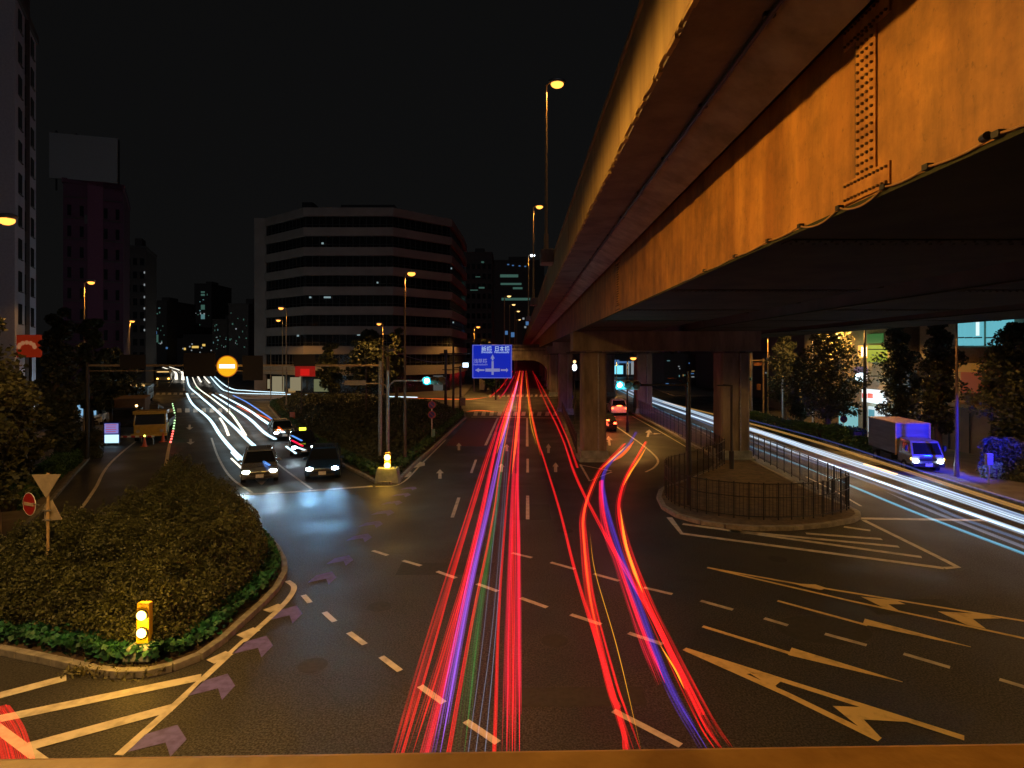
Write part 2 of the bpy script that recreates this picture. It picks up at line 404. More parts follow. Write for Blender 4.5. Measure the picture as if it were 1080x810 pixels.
# lane arrows (straight-ahead and turning) as small flat arrows
w = MB()
def arrow(x, y0, y1, wd, bend=0, z=.012, down=False):
    a = P(x, y0); b = P(x if not bend else x + bend*.2, y1); t = (b-a).normalized(); n = Vector((-t.y, t.x, 0)); L = (b-a).length
    m = a + t*L*.55
    w.flat([a+n*.09, a-n*.09, m-n*.09, m+n*.09], z); w.flat([m+n*wd, m-n*wd, b], z)
    if bend:
        s = -n if bend > 0 else n; c = a + t*L*.35
        w.flat([c - t*.1, c + t*.12, c + t*.5 + s*.5, c + t*.28 + s*.5], z + .003)
        w.flat([c + s*.45 - t*.1, c + s*.45 + t*.9, c + s*1.1 + t*.55], z + .0035)
arrow(529,498,489,.2); arrow(534.5,476,468.5,.2); arrow(586,498,488,.2); arrow(578.5,478,468,.2)
arrow(464,505,495,.22,0); arrow(484,475,467,.2,0); arrow(200,448,453.5,.32); arrow(201,463,469,.3)
arrow(276,498,512,.35); arrow(683,461,453,.3,10); arrow(643,470,460,.3,-6)
for q in [(425,501,18,5),(440,490.5,16,4)]:
    w.flat([P(q[0]-q[2]/2,q[1]+q[3]), P(q[0]+q[2]/2,q[1]+q[3]*.2), P(q[0]+q[2]/2,q[1]-q[3]*.6), P(q[0],q[1]-q[3])], .012)
w.flat([P(81,578), P(104,563.5), P(109,564), P(90,578)], .012); w.flat([P(90,575), P(114,564), P(113,567), P(97,577)], .0125)
w.flat([P(108,541), P(134,538), P(134,541.5), P(109,544)], .012)
w.flat([P(205,499), P(212,497), P(222,513), P(213,511)], .012)
struct('lane_arrow_markings', w, paint)
# manhole and patches
w = MB(); c = P(868,664)
w.flat([c + Vector((math.cos(a)*1.15, math.sin(a)*.75, 0)) for a in [i*math.pi/10 for i in range(20)]], .0085)
for q in ((330,702,.32),(585,676,.32),(760,700,.3),(400,640,.32),(820,590,.3),(596,560,.32)):
    c = P(q[0], q[1]); w.flat([c + Vector((math.cos(a)*q[2], math.sin(a)*q[2], 0)) for a in [i*math.pi/10 for i in range(20)]], .0086)
rp = random.Random(5)
for q in ((610,735,2.6,.7),(470,600,3,1.1),(960,640,2.4,1),(560,540,1.6,2.6)):
    c = P(q[0], q[1]); w.flat([c+Vector((-q[2]/2,-q[3]/2,0)), c+Vector((q[2]/2,-q[3]/2+.05,0)), c+Vector((q[2]/2+.05,q[3]/2,0)), c+Vector((-q[2]/2,q[3]/2-.04,0))], .0072)
struct('asphalt_repair_patch', w, mat('patch', (.043,.042,.042), .75, c2=(.026,.026,.027), scale=9, bump=.4, bscale=60))
w = MB()
strip(w, [P(480,512.5), P(590,513)], .5, .0082)
for q in range(9):
    x = rp.uniform(250, 900); y = rp.uniform(560, 770); p = P(x, y); pts = [p]
    a = rp.uniform(0, 6.28)
    for _ in range(14): a += rp.uniform(-.6,.6); p = p + Vector((math.cos(a), math.sin(a), 0))*.22; pts.append(p)
    strip(w, pts, .018, .0083)
strip(w, [P(300,590), P(330,583), P(480,584)], .05, .0082); strip(w, [P(480,584), P(560,583)], .05, .0084)
struct('asphalt_joints', w, mat('tar_joint', (.012,.012,.012), .5))

# ------------------------------------------------------------------ elevated expressway
vx = lambda Y: 3.55 + .016*Y
ox = lambda Y: 1.72 + .010*Y
ex = thing('elevated_expressway', 'rusty, amber lit steel girder expressway on concrete piers crossing the upper right of the view', 'expressway')
YS = [-30, 0, 20, 45, 80, 130, 200, 330]
def run(fx0, fx1, z0, z1, ys=YS):
    m = MB()
    for a, b in zip(ys[:-1], ys[1:]):
        vs = [(fx0(a),a,z0),(fx1(a),a,z0),(fx1(a),a,z1),(fx0(a),a,z1),(fx0(b),b,z0),(fx1(b),b,z0),(fx1(b),b,z1),(fx0(b),b,z1)]
        m.add(vs, [(0,1,5,4),(1,2,6,5),(2,3,7,6),(3,0,4,7)])
    m.add([(fx0(ys[0]),ys[0],z0),(fx1(ys[0]),ys[0],z0),(fx1(ys[0]),ys[0],z1),(fx0(ys[0]),ys[0],z1)], [(0,1,2,3)])
    return m
# parapet with a ragged, spalled lower lip
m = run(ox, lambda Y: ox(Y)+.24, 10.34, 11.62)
y = -2.0
while y < 60:
    L = random.uniform(.05, .3); 
    if random.random() < .72:
        dp = random.uniform(.005, .035)*(1.6 if random.random() < .15 else 1); m.box((ox(y)+.035, y, 10.33 - dp/2), (.06, L, dp + .02))
    y += L * random.uniform(.7, 1.3)
for yy in [q*5.0 for q in range(1, 30)]: m.box((ox(yy)-.002, yy, 10.98), (.006, .03, 1.26))
par = m.build('parapet', parapet_m, ex)
m = run(lambda Y: ox(Y)-.03, lambda Y: ox(Y)+.3, 11.623, 11.72); m.build('coping', parapet_m, ex)
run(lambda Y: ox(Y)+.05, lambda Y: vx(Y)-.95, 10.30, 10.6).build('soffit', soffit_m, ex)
m = MB()
for a, b in zip(YS[:-1], YS[1:]):
    m.add([(vx(a)-.93,a,10.42),(vx(a)-.28,a,10.12),(vx(a)-.28,a,10.6),(vx(b)-.93,b,10.42),(vx(b)-.28,b,10.12),(vx(b)-.28,b,10.6)], [(0,1,4,3),(1,2,5,4)])
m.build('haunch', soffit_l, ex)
m = MB(); prev = None
for i in range(60):
    yy = -5 + i*2.2; p = Vector((vx(yy)-1.02, yy, 10.26)); 
    if prev: m.cyl(prev, p, .035, n=6)
    m.box((p.x, p.y, p.z+.03), (.12, .05, .07)); prev = p
m.build('conduit', dark, ex)
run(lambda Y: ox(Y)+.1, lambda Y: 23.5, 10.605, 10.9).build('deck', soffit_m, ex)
run(lambda Y: 23.2, lambda Y: 23.5, 10.3, 11.6).build('parapet', parapet_m, ex)
inner_web = mat('shaded_girder_steel', (.07,.06,.045), .7, c2=(.045,.04,.03), scale=1)  # girder steel darkened: shade under the deck put into its colour
GI = [(0, 4.55), (6.9, 11.4), (13.6, 17.6)]
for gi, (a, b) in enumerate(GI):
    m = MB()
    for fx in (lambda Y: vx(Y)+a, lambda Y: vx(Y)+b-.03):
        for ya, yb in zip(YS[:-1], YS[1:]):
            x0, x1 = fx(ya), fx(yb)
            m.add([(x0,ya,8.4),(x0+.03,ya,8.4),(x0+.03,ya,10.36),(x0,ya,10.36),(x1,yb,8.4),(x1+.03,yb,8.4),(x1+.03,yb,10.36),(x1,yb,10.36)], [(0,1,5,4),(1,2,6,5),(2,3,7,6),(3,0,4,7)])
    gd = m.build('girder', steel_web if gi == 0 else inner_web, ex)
    if gi == 0: gd['label'] = 'amber lit outer girder web with bolted splice'
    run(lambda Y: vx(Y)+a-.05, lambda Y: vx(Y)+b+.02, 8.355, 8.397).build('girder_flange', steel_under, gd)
    m = MB()
    for k in range(14):
        yy = 8 + k*6.0; xx = vx(yy)
        m.box((xx+(a+b)/2, yy, 8.345), (b-a-.1, .3, .015))
        for q in range(int((b-a)/.16)): m.box((xx+a+.15+q*.16, yy-.08, 8.333), (.03,.03,.02)); m.box((xx+a+.15+q*.16, yy+.08, 8.333), (.03,.03,.02))
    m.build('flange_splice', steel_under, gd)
    if gi < 2:
        m = MB()
        for k in range(26):
            yy = 2 + k*5.0; m.box((vx(yy)+(b+GI[gi+1][0])/2, yy, 9.4), (GI[gi+1][0]-b-.1, .25, 1.3))
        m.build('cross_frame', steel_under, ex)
    if gi == 0:
        for yc, sc in ((6.03, 1), (21.5, 1)):
            m = MB(); xs = vx(yc) - .014
            ang = math.atan2(-.016, 1)
            m.box((xs, yc, 9.37), (.02, .34, 1.56)); m.box((xs-.001, yc, 8.555), (.024, .78, .24)); m.box((xs-.001, yc, 10.22), (.024, .78, .22))
            pl = m.build('splice_plate', steel_plate, gd)
            m = MB()
            for zz in range(17):
                for c in (-1.5,-.5,.5,1.5): m.cyl((xs-.01, yc+c*.078, 8.70+zz*.088), (xs-.034, yc+c*.078, 8.70+zz*.088), .017, .014, 6)
            for c in range(12):
                for dz in (-.075, 0.0, .075):
                    if dz == 0 : continue
                    m.cyl((xs-.01, yc-.35+c*.0635, 8.555+dz), (xs-.037, yc-.35+c*.0635, 8.555+dz), .016, .013, 6)
                    m.cyl((xs-.01, yc-.35+c*.0635, 10.22+dz), (xs-.037, yc-.35+c*.0635, 10.22+dz), .016, .013, 6)
            m.build('bolts', mat('bolt_steel', (.12,.06,.02), .5), pl)
            m = MB(); m.box((xs+.0, yc+.182, 9.37), (.012,.012,1.56)); m.build('dark_seam', dark, pl)  # dark strip outlining one side of the plate
# sagging cable on clips along the lower edge
m = MB(); cl = MB()
ys = [3.4, 4.3, 5.05, 5.65, 6.45, 7.35, 8.3, 9.6, 11.2, 13]
for a, b in zip(ys[:-1], ys[1:]):
    sag = .085 if (a, b) in ((5.65,6.45),(6.45,7.35)) else .03
    pts = [Vector((vx(a+(b-a)*t)-.07, a+(b-a)*t, 8.42 - sag*4*t*(1-t))) for t in [i/8 for i in range(9)]]
    m.path(pts, .011, 6)
    cl.box((vx(a)-.06, a, 8.42), (.06, .07, .05))
cb = m.build('cable', mat('cable_sheath', (.35,.2,.08), .6), ex); cl.build('cable_clip', dark, cb)
m = MB(); m.cyl((vx(4.35)-.1, 4.35, 8.43), (vx(4.35)-.08, 4.42, 8.43), .032, n=10); m.build('junction_box', dark, ex)
# piers and cross beams
for k, Y in enumerate((38.5, 68.5, 98.5, 128.5, 160.5, 195.5)):
    for X0 in (5.3, 14.35, 22.0):
        X = X0 + .03*(Y-38.5); wd = 1.55 if X0 < 10 else 1.85
        if X0 > 20 and k < 1: continue
        if X0 > 20 : continue
        m = MB(); wx = wd/2; c = .12
        m.prism([(X-wx+c,Y-.8),(X+wx-c,Y-.8),(X+wx,Y-.8+c),(X+wx,Y+.8-c),(X+wx-c,Y+.8),(X-wx+c,Y+.8),(X-wx,Y+.8-c),(X-wx,Y-.8+c)], 0, 7.05)
        pr = m.build('pier', concrete, ex)
        m = MB(); m.box((X, Y, .35), (wd+.22, 1.85, .7)); m.box((X, Y, .12), (wd+.5, 2.2, .26)); m.build('plinth', plinthm, pr, bevel=.03)
        m = MB(); m.cyl((X+wx*.3, Y-.86, .7), (X+wx*.3, Y-.86, 7), .05, n=8); m.build('drainpipe', galv, pr)
    m = MB(); xo = .03*(Y-38.5)
    m.bb((3.9+xo, Y-1.0, 7.1), (15.9+xo, Y+1.0, 8.35))
    if k >= 2:
        n = 10
        for s, xa in ((1, 6.1+xo), (-1, 13.4+xo)):
            pr_ = [(xa, 7.1)] + [(xa + s*2.4*(1-math.cos(t*math.pi/2/n)), 7.1 - 1.9*(1-math.sin(t*math.pi/2/n))) for t in range(n+1)]
            vs = [(p[0], Y-.8, p[1]) for p in pr_] + [(p[0], Y+.8, p[1]) for p in pr_]; q = len(pr_)
            m.add(vs, [(i,(i+1)%q,q+(i+1)%q,q+i) for i in range(q)] + [tuple(range(q)), tuple(range(q,2*q))])
    cb_ = m.build('cross_beam', concrete, ex)
    m = MB(); m.bb((3.4+xo, Y-1.6, 6.95), (16.2+xo, Y-1.5, 7.0)); 
    for xx in range(13): m.box((3.6+xo+xx, Y-1.3, 7.03), (.04, .7, .05))
    m.build('inspection_walkway', dark, cb_)
# lamp balconies on the parapet
for Y in (28.5, 52, 76):
    m = MB(); m.box((ox(Y)-.32, Y, 11.55), (.62, 1.3, .62)); m.build('lamp_bracket', concrete, ex, bevel=.02)

# far arched portal under the expressway
pt = thing('arched_portal_bent', 'amber lit concrete portal frame arching over the far end of the red light streaks', 'portal frame', at(545,118))
m = MB(); d = 118
zt = 2.2 + H; zb = H - .95; n = 12
prof = [(-6.5,zt),(9.9,zt),(9.9,0),(7.1,0),(7.1,3.2)] + [(7.1 - 3.4*(1-math.cos(t*math.pi/2/n)), 3.2 + (zb-3.2)*math.sin(t*math.pi/2/n)) for t in range(1, n+1)] + [(-3.2,zb),(-4.3,4.6),(-4.3,0),(-6.5,0)]
q = len(prof); vs = [(p[0]-at(545,118).x, -1.2, p[1]) for p in prof] + [(p[0]-at(545,118).x, 1.2, p[1]) for p in prof]
m.add(vs, [(i,(i+1)%q,q+(i+1)%q,q+i) for i in range(q)] + [tuple(range(q)), tuple(range(q,2*q))]); m.build('frame', concrete, pt)
m = MB(); m.box((2, -1.3, zt-.5), (15, .1, .12)); m.box((2,-1.3,zt-1.2),(15,.06,.06)); m.build('handrail', dark, pt)

# footbridge: only its parapet top shows at the foot of the picture
fb = thing('footbridge', 'amber painted footbridge parapet running across the bottom edge of the view', 'footbridge', (0, .55, 0), R(1.3))
m = MB(); m.box((0, .2, 6.155), (30, .30, .09)); m.build('handrail', rail_m, fb, bevel=.012)
m = MB(); m.box((0, .22, 5.6), (30, .12, 1.02)); m.build('parapet_panel', rail_m, fb)
m = MB(); m.box((0, -1.05, 5.0), (30, 2.8, .18)); m.box((0,.2,4.8),(30,.25,.7)); m.box((0,-2.3,4.8),(30,.25,.7)); m.build('deck', paving, fb)
m = MB(); m.box((0, -2.35, 5.6), (30, .1, 1.1)); m.box((0,-2.35,6.155),(30,.24,.09)); m.build('parapet_panel', rail_m, fb)
m = MB()
for x in (-14, 14): m.cyl((x,-1.05,0),(x,-1.05,4.9),.35,n=16)
m.build('column', concrete, fb)

# ------------------------------------------------------------------ street lamps
lamp_em = emit('sodium_lamp_glow', (1.0,.36,.055), 2.8)
led_em = emit('led_lamp_glow', (.8,.9,1.0), 7)
def street_lamp(name, x, y, hgt, arm, label, power, color=SOD, polem=orangepole, z0=0, em=lamp_em, r=.09, head=.22, group=None, grp_cat='street lamp', cone=150):
    t = thing(name, label, grp_cat, (x, y, z0), 0, group)
    m = MB(); m.cyl((0,0,0),(0,0,.9), r*1.5, r*1.35, 10); m.cyl((0,0,.9),(0,0,hgt-.1), r, r*.55, 10); m.build('pole', polem, t)
    s = 1 if arm > 0 else -1
    m = MB(); m.path([Vector((0,0,hgt-.12)), Vector((arm*.45,0,hgt+.02)), Vector((arm,0,hgt+.06))], r*.45, 8); m.build('arm', polem, t)
    m = MB(); m.ball((arm+s*head*.6, 0, hgt+.10), head*1.35, 12, 8, (1.25,.75,.42)); hd = m.build('lamp_head', galv, t, smooth=True)
    m = MB(); m.ball((arm+s*head*.6, 0, hgt-.04), head, 12, 8, (1.2,.85,.75)); m.build('lamp_bulb', em, hd, smooth=True)
    if power: light('SPOT', (arm+s*head*.6, 0, hgt-.25), power, color, .18, (arm+s*head*.6, 0, 0), cone, .15 if cone > 170 else .35, parent=t)
    return t
KG = 'sodium street lamps'
street_lamp('street_lamp', *at(427,36).xy, 11.85, .28, 'tall sodium lamp standing in the shrub median in front of the banded office block', 700, polem=brownpole, head=.2)
street_lamp('street_lamp', *P(302,434).xy, 12.6, -.5, 'taller of two sodium lamps left of the red board before the office block', 2600, head=.26)
street_lamp('street_lamp', *at(298,96).xy, 12.6, -.5, 'shorter sodium lamp close left of the taller one at the office block corner', 4200, head=.3)
street_lamp('street_lamp', *at(404,81).xy, 11.2, -.4, 'sodium lamp glowing behind the dark trees before the office block', 3500, head=.26)
street_lamp('street_lamp', *at(500,112).xy, 12.3, .6, 'small far sodium lamp above the blue direction sign', 7000, head=.3)
street_lamp('street_lamp', *at(89,52).xy, 13.3, .45, 'sodium lamp above the left trees with the billboard tower behind', 700, head=.24)
street_lamp('street_lamp', *at(137,110).xy, 13.3, .2, 'distant sodium lamp right of the left trees above the dark gantry board', 9000, head=.38)
street_lamp('street_lamp', *at(-3,22).xy, 11.9, .22, 'nearest sodium lamp at the left edge lighting the tree leaves', 600, head=.24)
for Y, pw, lb in ((28.5, 900, 'largest sodium lamp on the expressway parapet, highest against the sky'), (52, 900, 'second sodium lamp along the expressway parapet'), (76, 500, 'third sodium lamp along the expressway parapet')):
    street_lamp('expressway_lamp', ox(Y)-.35, Y, 8.2 if Y != 76 else 8.0, .38, lb, pw, z0=11.8, r=.08, head=.26, group='lamps along the expressway parapet', em=lamp_em if Y < 70 else led_em, color=SOD)
for i, (x, y, d) in enumerate([(532,312,130),(537.5,321,151),(543,328,174),(545,337,215),(548.5,345,273)]):
    street_lamp('expressway_lamp', (x-540)*d/F, d, hz(y, d), .8, 'far sodium lamp in the row shrinking towards the vanishing point above the road', 0, head=.38, r=.2, group='far lamps in a row above the road', em=emit('far_lamp_glow', (1,.6,.2), 2.2))
# unseen lamps added beside the footbridge to light the girder and near road
street_lamp('street_lamp', -13.6, 9.6, 11.6, 1.6, 'unseen sodium lamp on a long arm beside the near left island', 1500, (1.0,.56,.24), cone=172)
street_lamp('street_lamp', -8.4, 7.6, 11.95, 2.2, 'unseen sodium lamp on a long arm beside the footbridge', 5600, (1.0,.50,.10), cone=176)
street_lamp('street_lamp', 23.6, 18, 7.9, -.5, 'added unseen sodium lamp on the right pavement beside the expressway edge', 2600, cone=172)  # added out of view to light the right trees, wall and pier
street_lamp('street_lamp', *P(1009,505).xy, 9.0, -2.0, 'added sodium lamp on the slim pole right of the parked truck', 800, polem=brownpole)  # lamp added to this pole, its head unseen behind the girder
street_lamp('street_lamp', *P(912,466).xy, 9.6, -1.6, 'added sodium lamp on the thick dark pole before the bright shop', 3800, polem=dark, r=.15)  # lamp head added on the pole to brighten the amber tree
street_lamp('street_lamp', *P(857,450).xy, 10.4, -.6, 'added sodium lamp on a slim white pole by the large amber tree', 2600, polem=white_p, r=.05)  # lamp added at the pole top, out of sight, to light the leaves
street_lamp('street_lamp', 12.5, -1.2, 6.9, .5, 'added low sodium lamp under the expressway beside the footbridge right end', 700, (1.0,.52,.13))  # added behind the view to light the gore markings
street_lamp('street_lamp', 27, 62, 9, -.5, 'added sodium lamp on the right pavement beyond the viaduct hidden by trees', 900)  # hidden lamp added for the trees on this side
street_lamp('street_lamp', 18.5, 104, 6.2, -.5, 'added low sodium lamp under the far cross beams', 1500)  # added to turn the road below the far beams amber
street_lamp('street_lamp', 10.2, 52, 6.6, .4, 'added low sodium lamp under the expressway behind the front pier', 2200, polem=dark)  # added to light the road between the piers
street_lamp('street_lamp', -2.5, 90, 8.0, .4, 'added low sodium lamp on the far crossing behind the blue direction sign', 4000, polem=dark)  # added behind the sign to brighten the far crossing

# ------------------------------------------------------------------ foliage
def leaves(mb, centers, n, size, spread, flat=.8, jit=None):
    vs = mb.v; fs = mb.f
    for _ in range(n):
        c = random.choice(centers); r = c[3]
        while True:
            a, b, d = random.uniform(-1,1), random.uniform(-1,1), random.uniform(-1,1)
            q = a*a+b*b+d*d
            if .12 < q < 1: break
        px, py, pz = c[0]+a*r, c[1]+b*r, c[2]+d*r*flat
        s = size*random.uniform(.6,1.4)
        u = Vector((random.gauss(0,1), random.gauss(0,1), random.gauss(0,.6))).normalized()*s
        t = Vector((random.gauss(0,1), random.gauss(0,1), random.gauss(0,1))); w_ = u.cross(t).normalized()*s*.72
        o = len(vs); p = Vector((px,py,pz))
        vs += [tuple(p-u), tuple(p+w_), tuple(p+u), tuple(p-w_)]; fs.append((o,o+1,o+2,o+3))
    mb.leaf = True; return mb
def tree(name, loc, hgt, cr, label, n=7000, lm=leaf_tree, size=.12, group=None, shape='round', trunk=.32, sq=1.0):
    t = thing(name, label, 'tree', loc, 0, group)
    rnd = random
    m = MB(); th = hgt*trunk; r0 = .035*hgt*.7+.03
    pts = [Vector((0,0,0)), Vector((rnd.uniform(-.1,.1), 0, th*.5)), Vector((rnd.uniform(-.2,.2), rnd.uniform(-.2,.2), th)), Vector((rnd.uniform(-.3,.3), 0, hgt*.8))]
    m.cyl(pts[0], pts[1], r0, r0*.85); m.cyl(pts[1], pts[2], r0*.85, r0*.7); m.cyl(pts[2], pts[3], r0*.7, r0*.15)
    cs = []
    nb = 16 if shape == 'round' else 14
    for i in range(nb):
        f = (i+.5)/nb; a = i*2.4 + rnd.uniform(-.4,.4)
        z = th*.75 + (hgt-th*.8)*f
        prof = math.sin(math.pi*min(1,(f*.92+.14)))**.6 if shape == 'round' else (1.05-f)**.7*min(1,(f+.1)*5)
        rr = cr*prof*rnd.uniform(.6,1.0)
        e = Vector((math.cos(a)*rr*.72, math.sin(a)*rr*.72, z + rr*.1)); s = Vector((0,0,max(th*.6, z - rr*.6)))
        m.cyl(s, e, r0*.28, r0*.06, 6, False)
        k = 2 if shape == 'round' else 1
        for q in range(k+1):
            p = s.lerp(e, 1 - q*.3); cs.append((p.x+rnd.uniform(-.2,.2)*cr, p.y+rnd.uniform(-.2,.2)*cr, p.z, max(.3, cr*rnd.uniform(.26,.55)*(prof*.6+.4))))
    m.build('trunk', bark, t)
    c = leaves(MB(), cs, n, size, 1); c.build('crown', lm, t)
    return t
# hedge-like masses in the islands
def inside(p, poly):
    c = False; n = len(poly)
    for i in range(n):
        a, b = poly[i], poly[(i+1) % n]
        if (a[1] > p[1]) != (b[1] > p[1]) and p[0] < (b[0]-a[0])*(p[1]-a[1])/(b[1]-a[1])+a[0]: c = not c
    return c
def edged(p, poly):
    best = 1e9
    for i in range(len(poly)):
        a, b = poly[i], poly[(i+1) % len(poly)]
        ax, ay, bx, by = a[0], a[1], b[0], b[1]; dx, dy = bx-ax, by-ay; L = dx*dx+dy*dy or 1e-9
        t = max(0, min(1, ((p[0]-ax)*dx+(p[1]-ay)*dy)/L)); best = min(best, math.hypot(p[0]-ax-t*dx, p[1]-ay-t*dy))
    return best
from mathutils import noise as mnoise
def shrub_mass(name, poly, n, hfun, size, lm, label, emin=.45, emax=99, depth=.55, z0=.12):
    xs = [p[0] for p in poly]; ys = [p[1] for p in poly]; mb = MB(); k = 0; vs = mb.v; fs = mb.f; gd = 0
    while k < n and gd < n*30:
        gd += 1
        # favour the near rows, where single leaves show
        y = min(ys) + (max(ys)-min(ys))*random.random()**1.25; x = random.uniform(min(xs), max(xs))
        if not inside((x,y), poly): continue
        e = edged((x,y), poly)
        if e < emin or e > emax: continue
        h = hfun(x, y, e)
        z = z0 + h - abs(random.gauss(0, depth*h*.35)) if random.random() < .72 or e > emin+.9 else z0 + random.random()*h
        if z < z0: z = z0 + random.random()*.2
        s = size*random.uniform(.6,1.4); p = Vector((x,y,z))
        u = Vector((random.gauss(0,1), random.gauss(0,1), random.gauss(0,.8))).normalized()*s
        w_ = u.cross(Vector((random.gauss(0,1), random.gauss(0,1), random.gauss(0,1)))).normalized()*s*.72
        o = len(vs); vs += [tuple(p-u), tuple(p+w_), tuple(p+u), tuple(p-w_)]; fs.append((o,o+1,o+2,o+3)); k += 1
    mb.leaf = True; o = mb.build(name, lm); tag(o, label, 'shrubs', None, 'stuff'); return o
pl1 = [(p.x, p.y) for p in isl1]
def hb(x, y, e):
    b = min(1, (max(0, e-.35)/.8))**.45
    big = 1.08 + .55*min(1, max(0, (y-14.2)/3.2)) 
    return max(.12, b*big*(1 + .38*mnoise.noise(Vector((x*.8, y*.8, 0))) + .38*mnoise.noise(Vector((x*2.2, y*2.2, 3))) + .22*mnoise.noise(Vector((x*6, y*6, 3)))))
shrub_mass('shrubbery', pl1, 150000, hb, .034, leaf_bush, 'dense brownish shrubs filling the near left traffic island', .5)
shrub_mass('ground_cover', [q for q in pl1], 9000, lambda x,y,e: .34*(1+.4*mnoise.noise(Vector((x*2,y*2,0)))), .075, leaf_green, 'low dark green ivy edging the near left island', .14, .68, .6)
m = MB(); core = [p for p in pl1]
cxy = (sum(p[0] for p in core)/len(core), sum(p[1] for p in core)/len(core))
pl2 = [(p.x, p.y) for p in isl2]
shrub_mass('shrubbery', pl2, 42000, lambda x,y,e: max(.1, min(1, e/3)*(.25 + 1.1*min(1, max(0, (y-42)/12)))*(1+.4*mnoise.noise(Vector((x*.5,y*.5,5))))), .11, leaf_dark, 'dark shrubs covering the central median behind the amber flasher', .6)
shrub_mass('ground_cover', pl2, 9000, lambda x,y,e: .45, .12, leaf_hedge, 'mid green hedge strip along the central median edges', .2, .9, .6)
# weeds spilling over the kerb
mb = MB()
for i in range(900):
    t = random.random(); a = P(82,706).lerp(P(165,708), t); s = random.uniform(.03,.09)
    p = a + Vector((random.gauss(0,.12), random.gauss(-.12,.14), random.uniform(.02,.16)))
    u = Vector((random.gauss(0,1),random.gauss(0,1),random.gauss(0,1))).normalized()*s; w_ = u.orthogonal().normalized()*s*.3
    o = len(mb.v); mb.v += [tuple(p-u),tuple(p+w_),tuple(p+u),tuple(p-w_)]; mb.f.append((o,o+1,o+2,o+3))
mb.leaf = True; tag(mb.build('weeds', leafmat('weed_leaves', (.12,.12,.05), (.06,.05,.02))), 'straggling weeds hanging over the near island kerb', 'weeds', None, 'stuff')

# trees
tree('street_tree', at(-42,20.5), 8.2, 2.7, 'nearest broad tree at the left edge with amber lit leaves', 16000, size=.09)
tree('street_tree', at(8,27), 6.0, 1.7, 'leafy tree on the left pavement right of the edge tree', 10000, size=.1)
tree('street_tree', at(62,40), 10.2, 2.0, 'tall narrow dark tree on the left pavement', 9000, leaf_dark, .14, shape='cone')
tree('street_tree', at(96,50), 10.0, 1.9, 'dark tree with an amber top under the left street lamp', 8000, leaf_tree, .15, shape='cone')
tree('street_tree', at(118,58), 7.5, 2.4, 'round dark tree beside the parked works vehicles', 7000, leaf_dark, .16)
tree('street_tree', at(66,36), 4.8, 1.2, 'small dark tree leaning over the left kerb', 6000, leaf_dark, .1)
tree('street_tree', at(390,86), 10.3, 4.2, 'broad dark tree before the office block behind the signal', 9000, leaf_dark, .22)
tree('street_tree', at(418,84), 10.8, 1.7, 'narrow amber lit tree right of the broad dark tree', 5000, leaf_tree, .2, shape='cone')
tree('street_tree', at(348,84), 8.6, 2.2, 'slender tree right of the red board before the office block', 4500, leaf_tree, .2, shape='cone')
tree('street_tree', at(512,112), 9.8, 2.0, 'small amber lit tree peeping over the blue direction sign', 3000, leaf_tree, .25)
tree('street_tree', at(520,105), 4.6, 1.8, 'low green tree under the blue direction sign', 2500, leaf_hedge, .22)
RT = 'trees along the right pavement'
for i, (x, d, h, cr, lb, lm, n) in enumerate([
    (873,47,9.6,2.9,'large amber lit spreading tree left of the bright shop',leaf_tree,14000),
    (828,60,8.8,2.0,'dark round tree left of the large amber tree',leaf_dark,9000),
    (844,52,6.4,1.4,'dark tree with green lower leaves beside the large amber tree',leaf_dark,7000),
    (948,43,9.2,1.7,'dark narrow tree right of the bright shop, behind the truck',leaf_dark,9000),
    (990,38,9.0,1.6,'dark narrow tree behind the truck cab catching blue light',leaf_dark,9000),
    (1072,33,8.6,2.2,'amber lit tree at the right edge',leaf_tree,14000)]):
    tree('street_tree', at(x, d, .12), h, cr, lb, n, lm, .10, None, 'round', .3)
def hedge(x0, d0, x1, d1, h, wd, label, lm=leaf_hedge, n=5000, rough=.14):
    a = at(x0, d0); b = at(x1, d1); t = b-a; L = t.length; e = thing('hedge', label, 'hedge', a, math.atan2(t.y, t.x))
    mb = MB(); 
    for _ in range(n):
        x = random.uniform(0, L); side = random.random()
        hh = h*(1+.15*mnoise.noise(Vector((x*1.5, 0, d0)))); q = Vector((x, random.uniform(-wd/2, wd/2), hh)) if side < .45 else Vector((x, random.choice((-1,1))*wd/2, random.uniform(0, hh)))
        q += Vector((random.gauss(0,rough*.5),)*3); s = random.uniform(.05,.11)
        u = Vector((random.gauss(0,1),random.gauss(0,1),random.gauss(0,1))).normalized()*s; w_ = u.orthogonal().normalized()*s*.6
        o = len(mb.v); mb.v += [tuple(q-u),tuple(q+w_),tuple(q+u),tuple(q-w_)]; mb.f.append((o,o+1,o+2,o+3))
    mb.leaf = True; mb.build('foliage', lm, e)
    m = MB(); m.bb((.1,-wd/2+.12,.1),(L-.1,wd/2-.12,h-.12)); m.build('branches', bark, e)
hedge(793,60,822,52,1.0,1.0,'clipped hedge beyond the far signal gantry')
hedge(826,51,868,46.5,1.15,1.1,'clipped hedge under the large amber tree')
hedge(874,46,905,43.5,1.25,1.2,'bushy hedge before the bright shop window')
hedge(893,42.5,926,39.8,.9,.9,'low hedge just behind the truck')
hedge(1046,33,1110,30.5,2.1,1.8,'big dark rounded hedge right of the parked truck', leaf_dark, 9000)
hedge(1040,32.2,1052,31.6,.8,.5,'small bright green plant at the foot of the big dark hedge', mat('bright_leaf',(.2,.35,.1),.6), 700)
hedge(2,25,40,29,.8,1.1,'dark green hedge strip on the left pavement behind the no entry sign', leaf_hedge, 5000)
hedge(44,30.5,76,37,.8,1.0,'hedge strip further along the left pavement kerb', leaf_hedge, 4000)
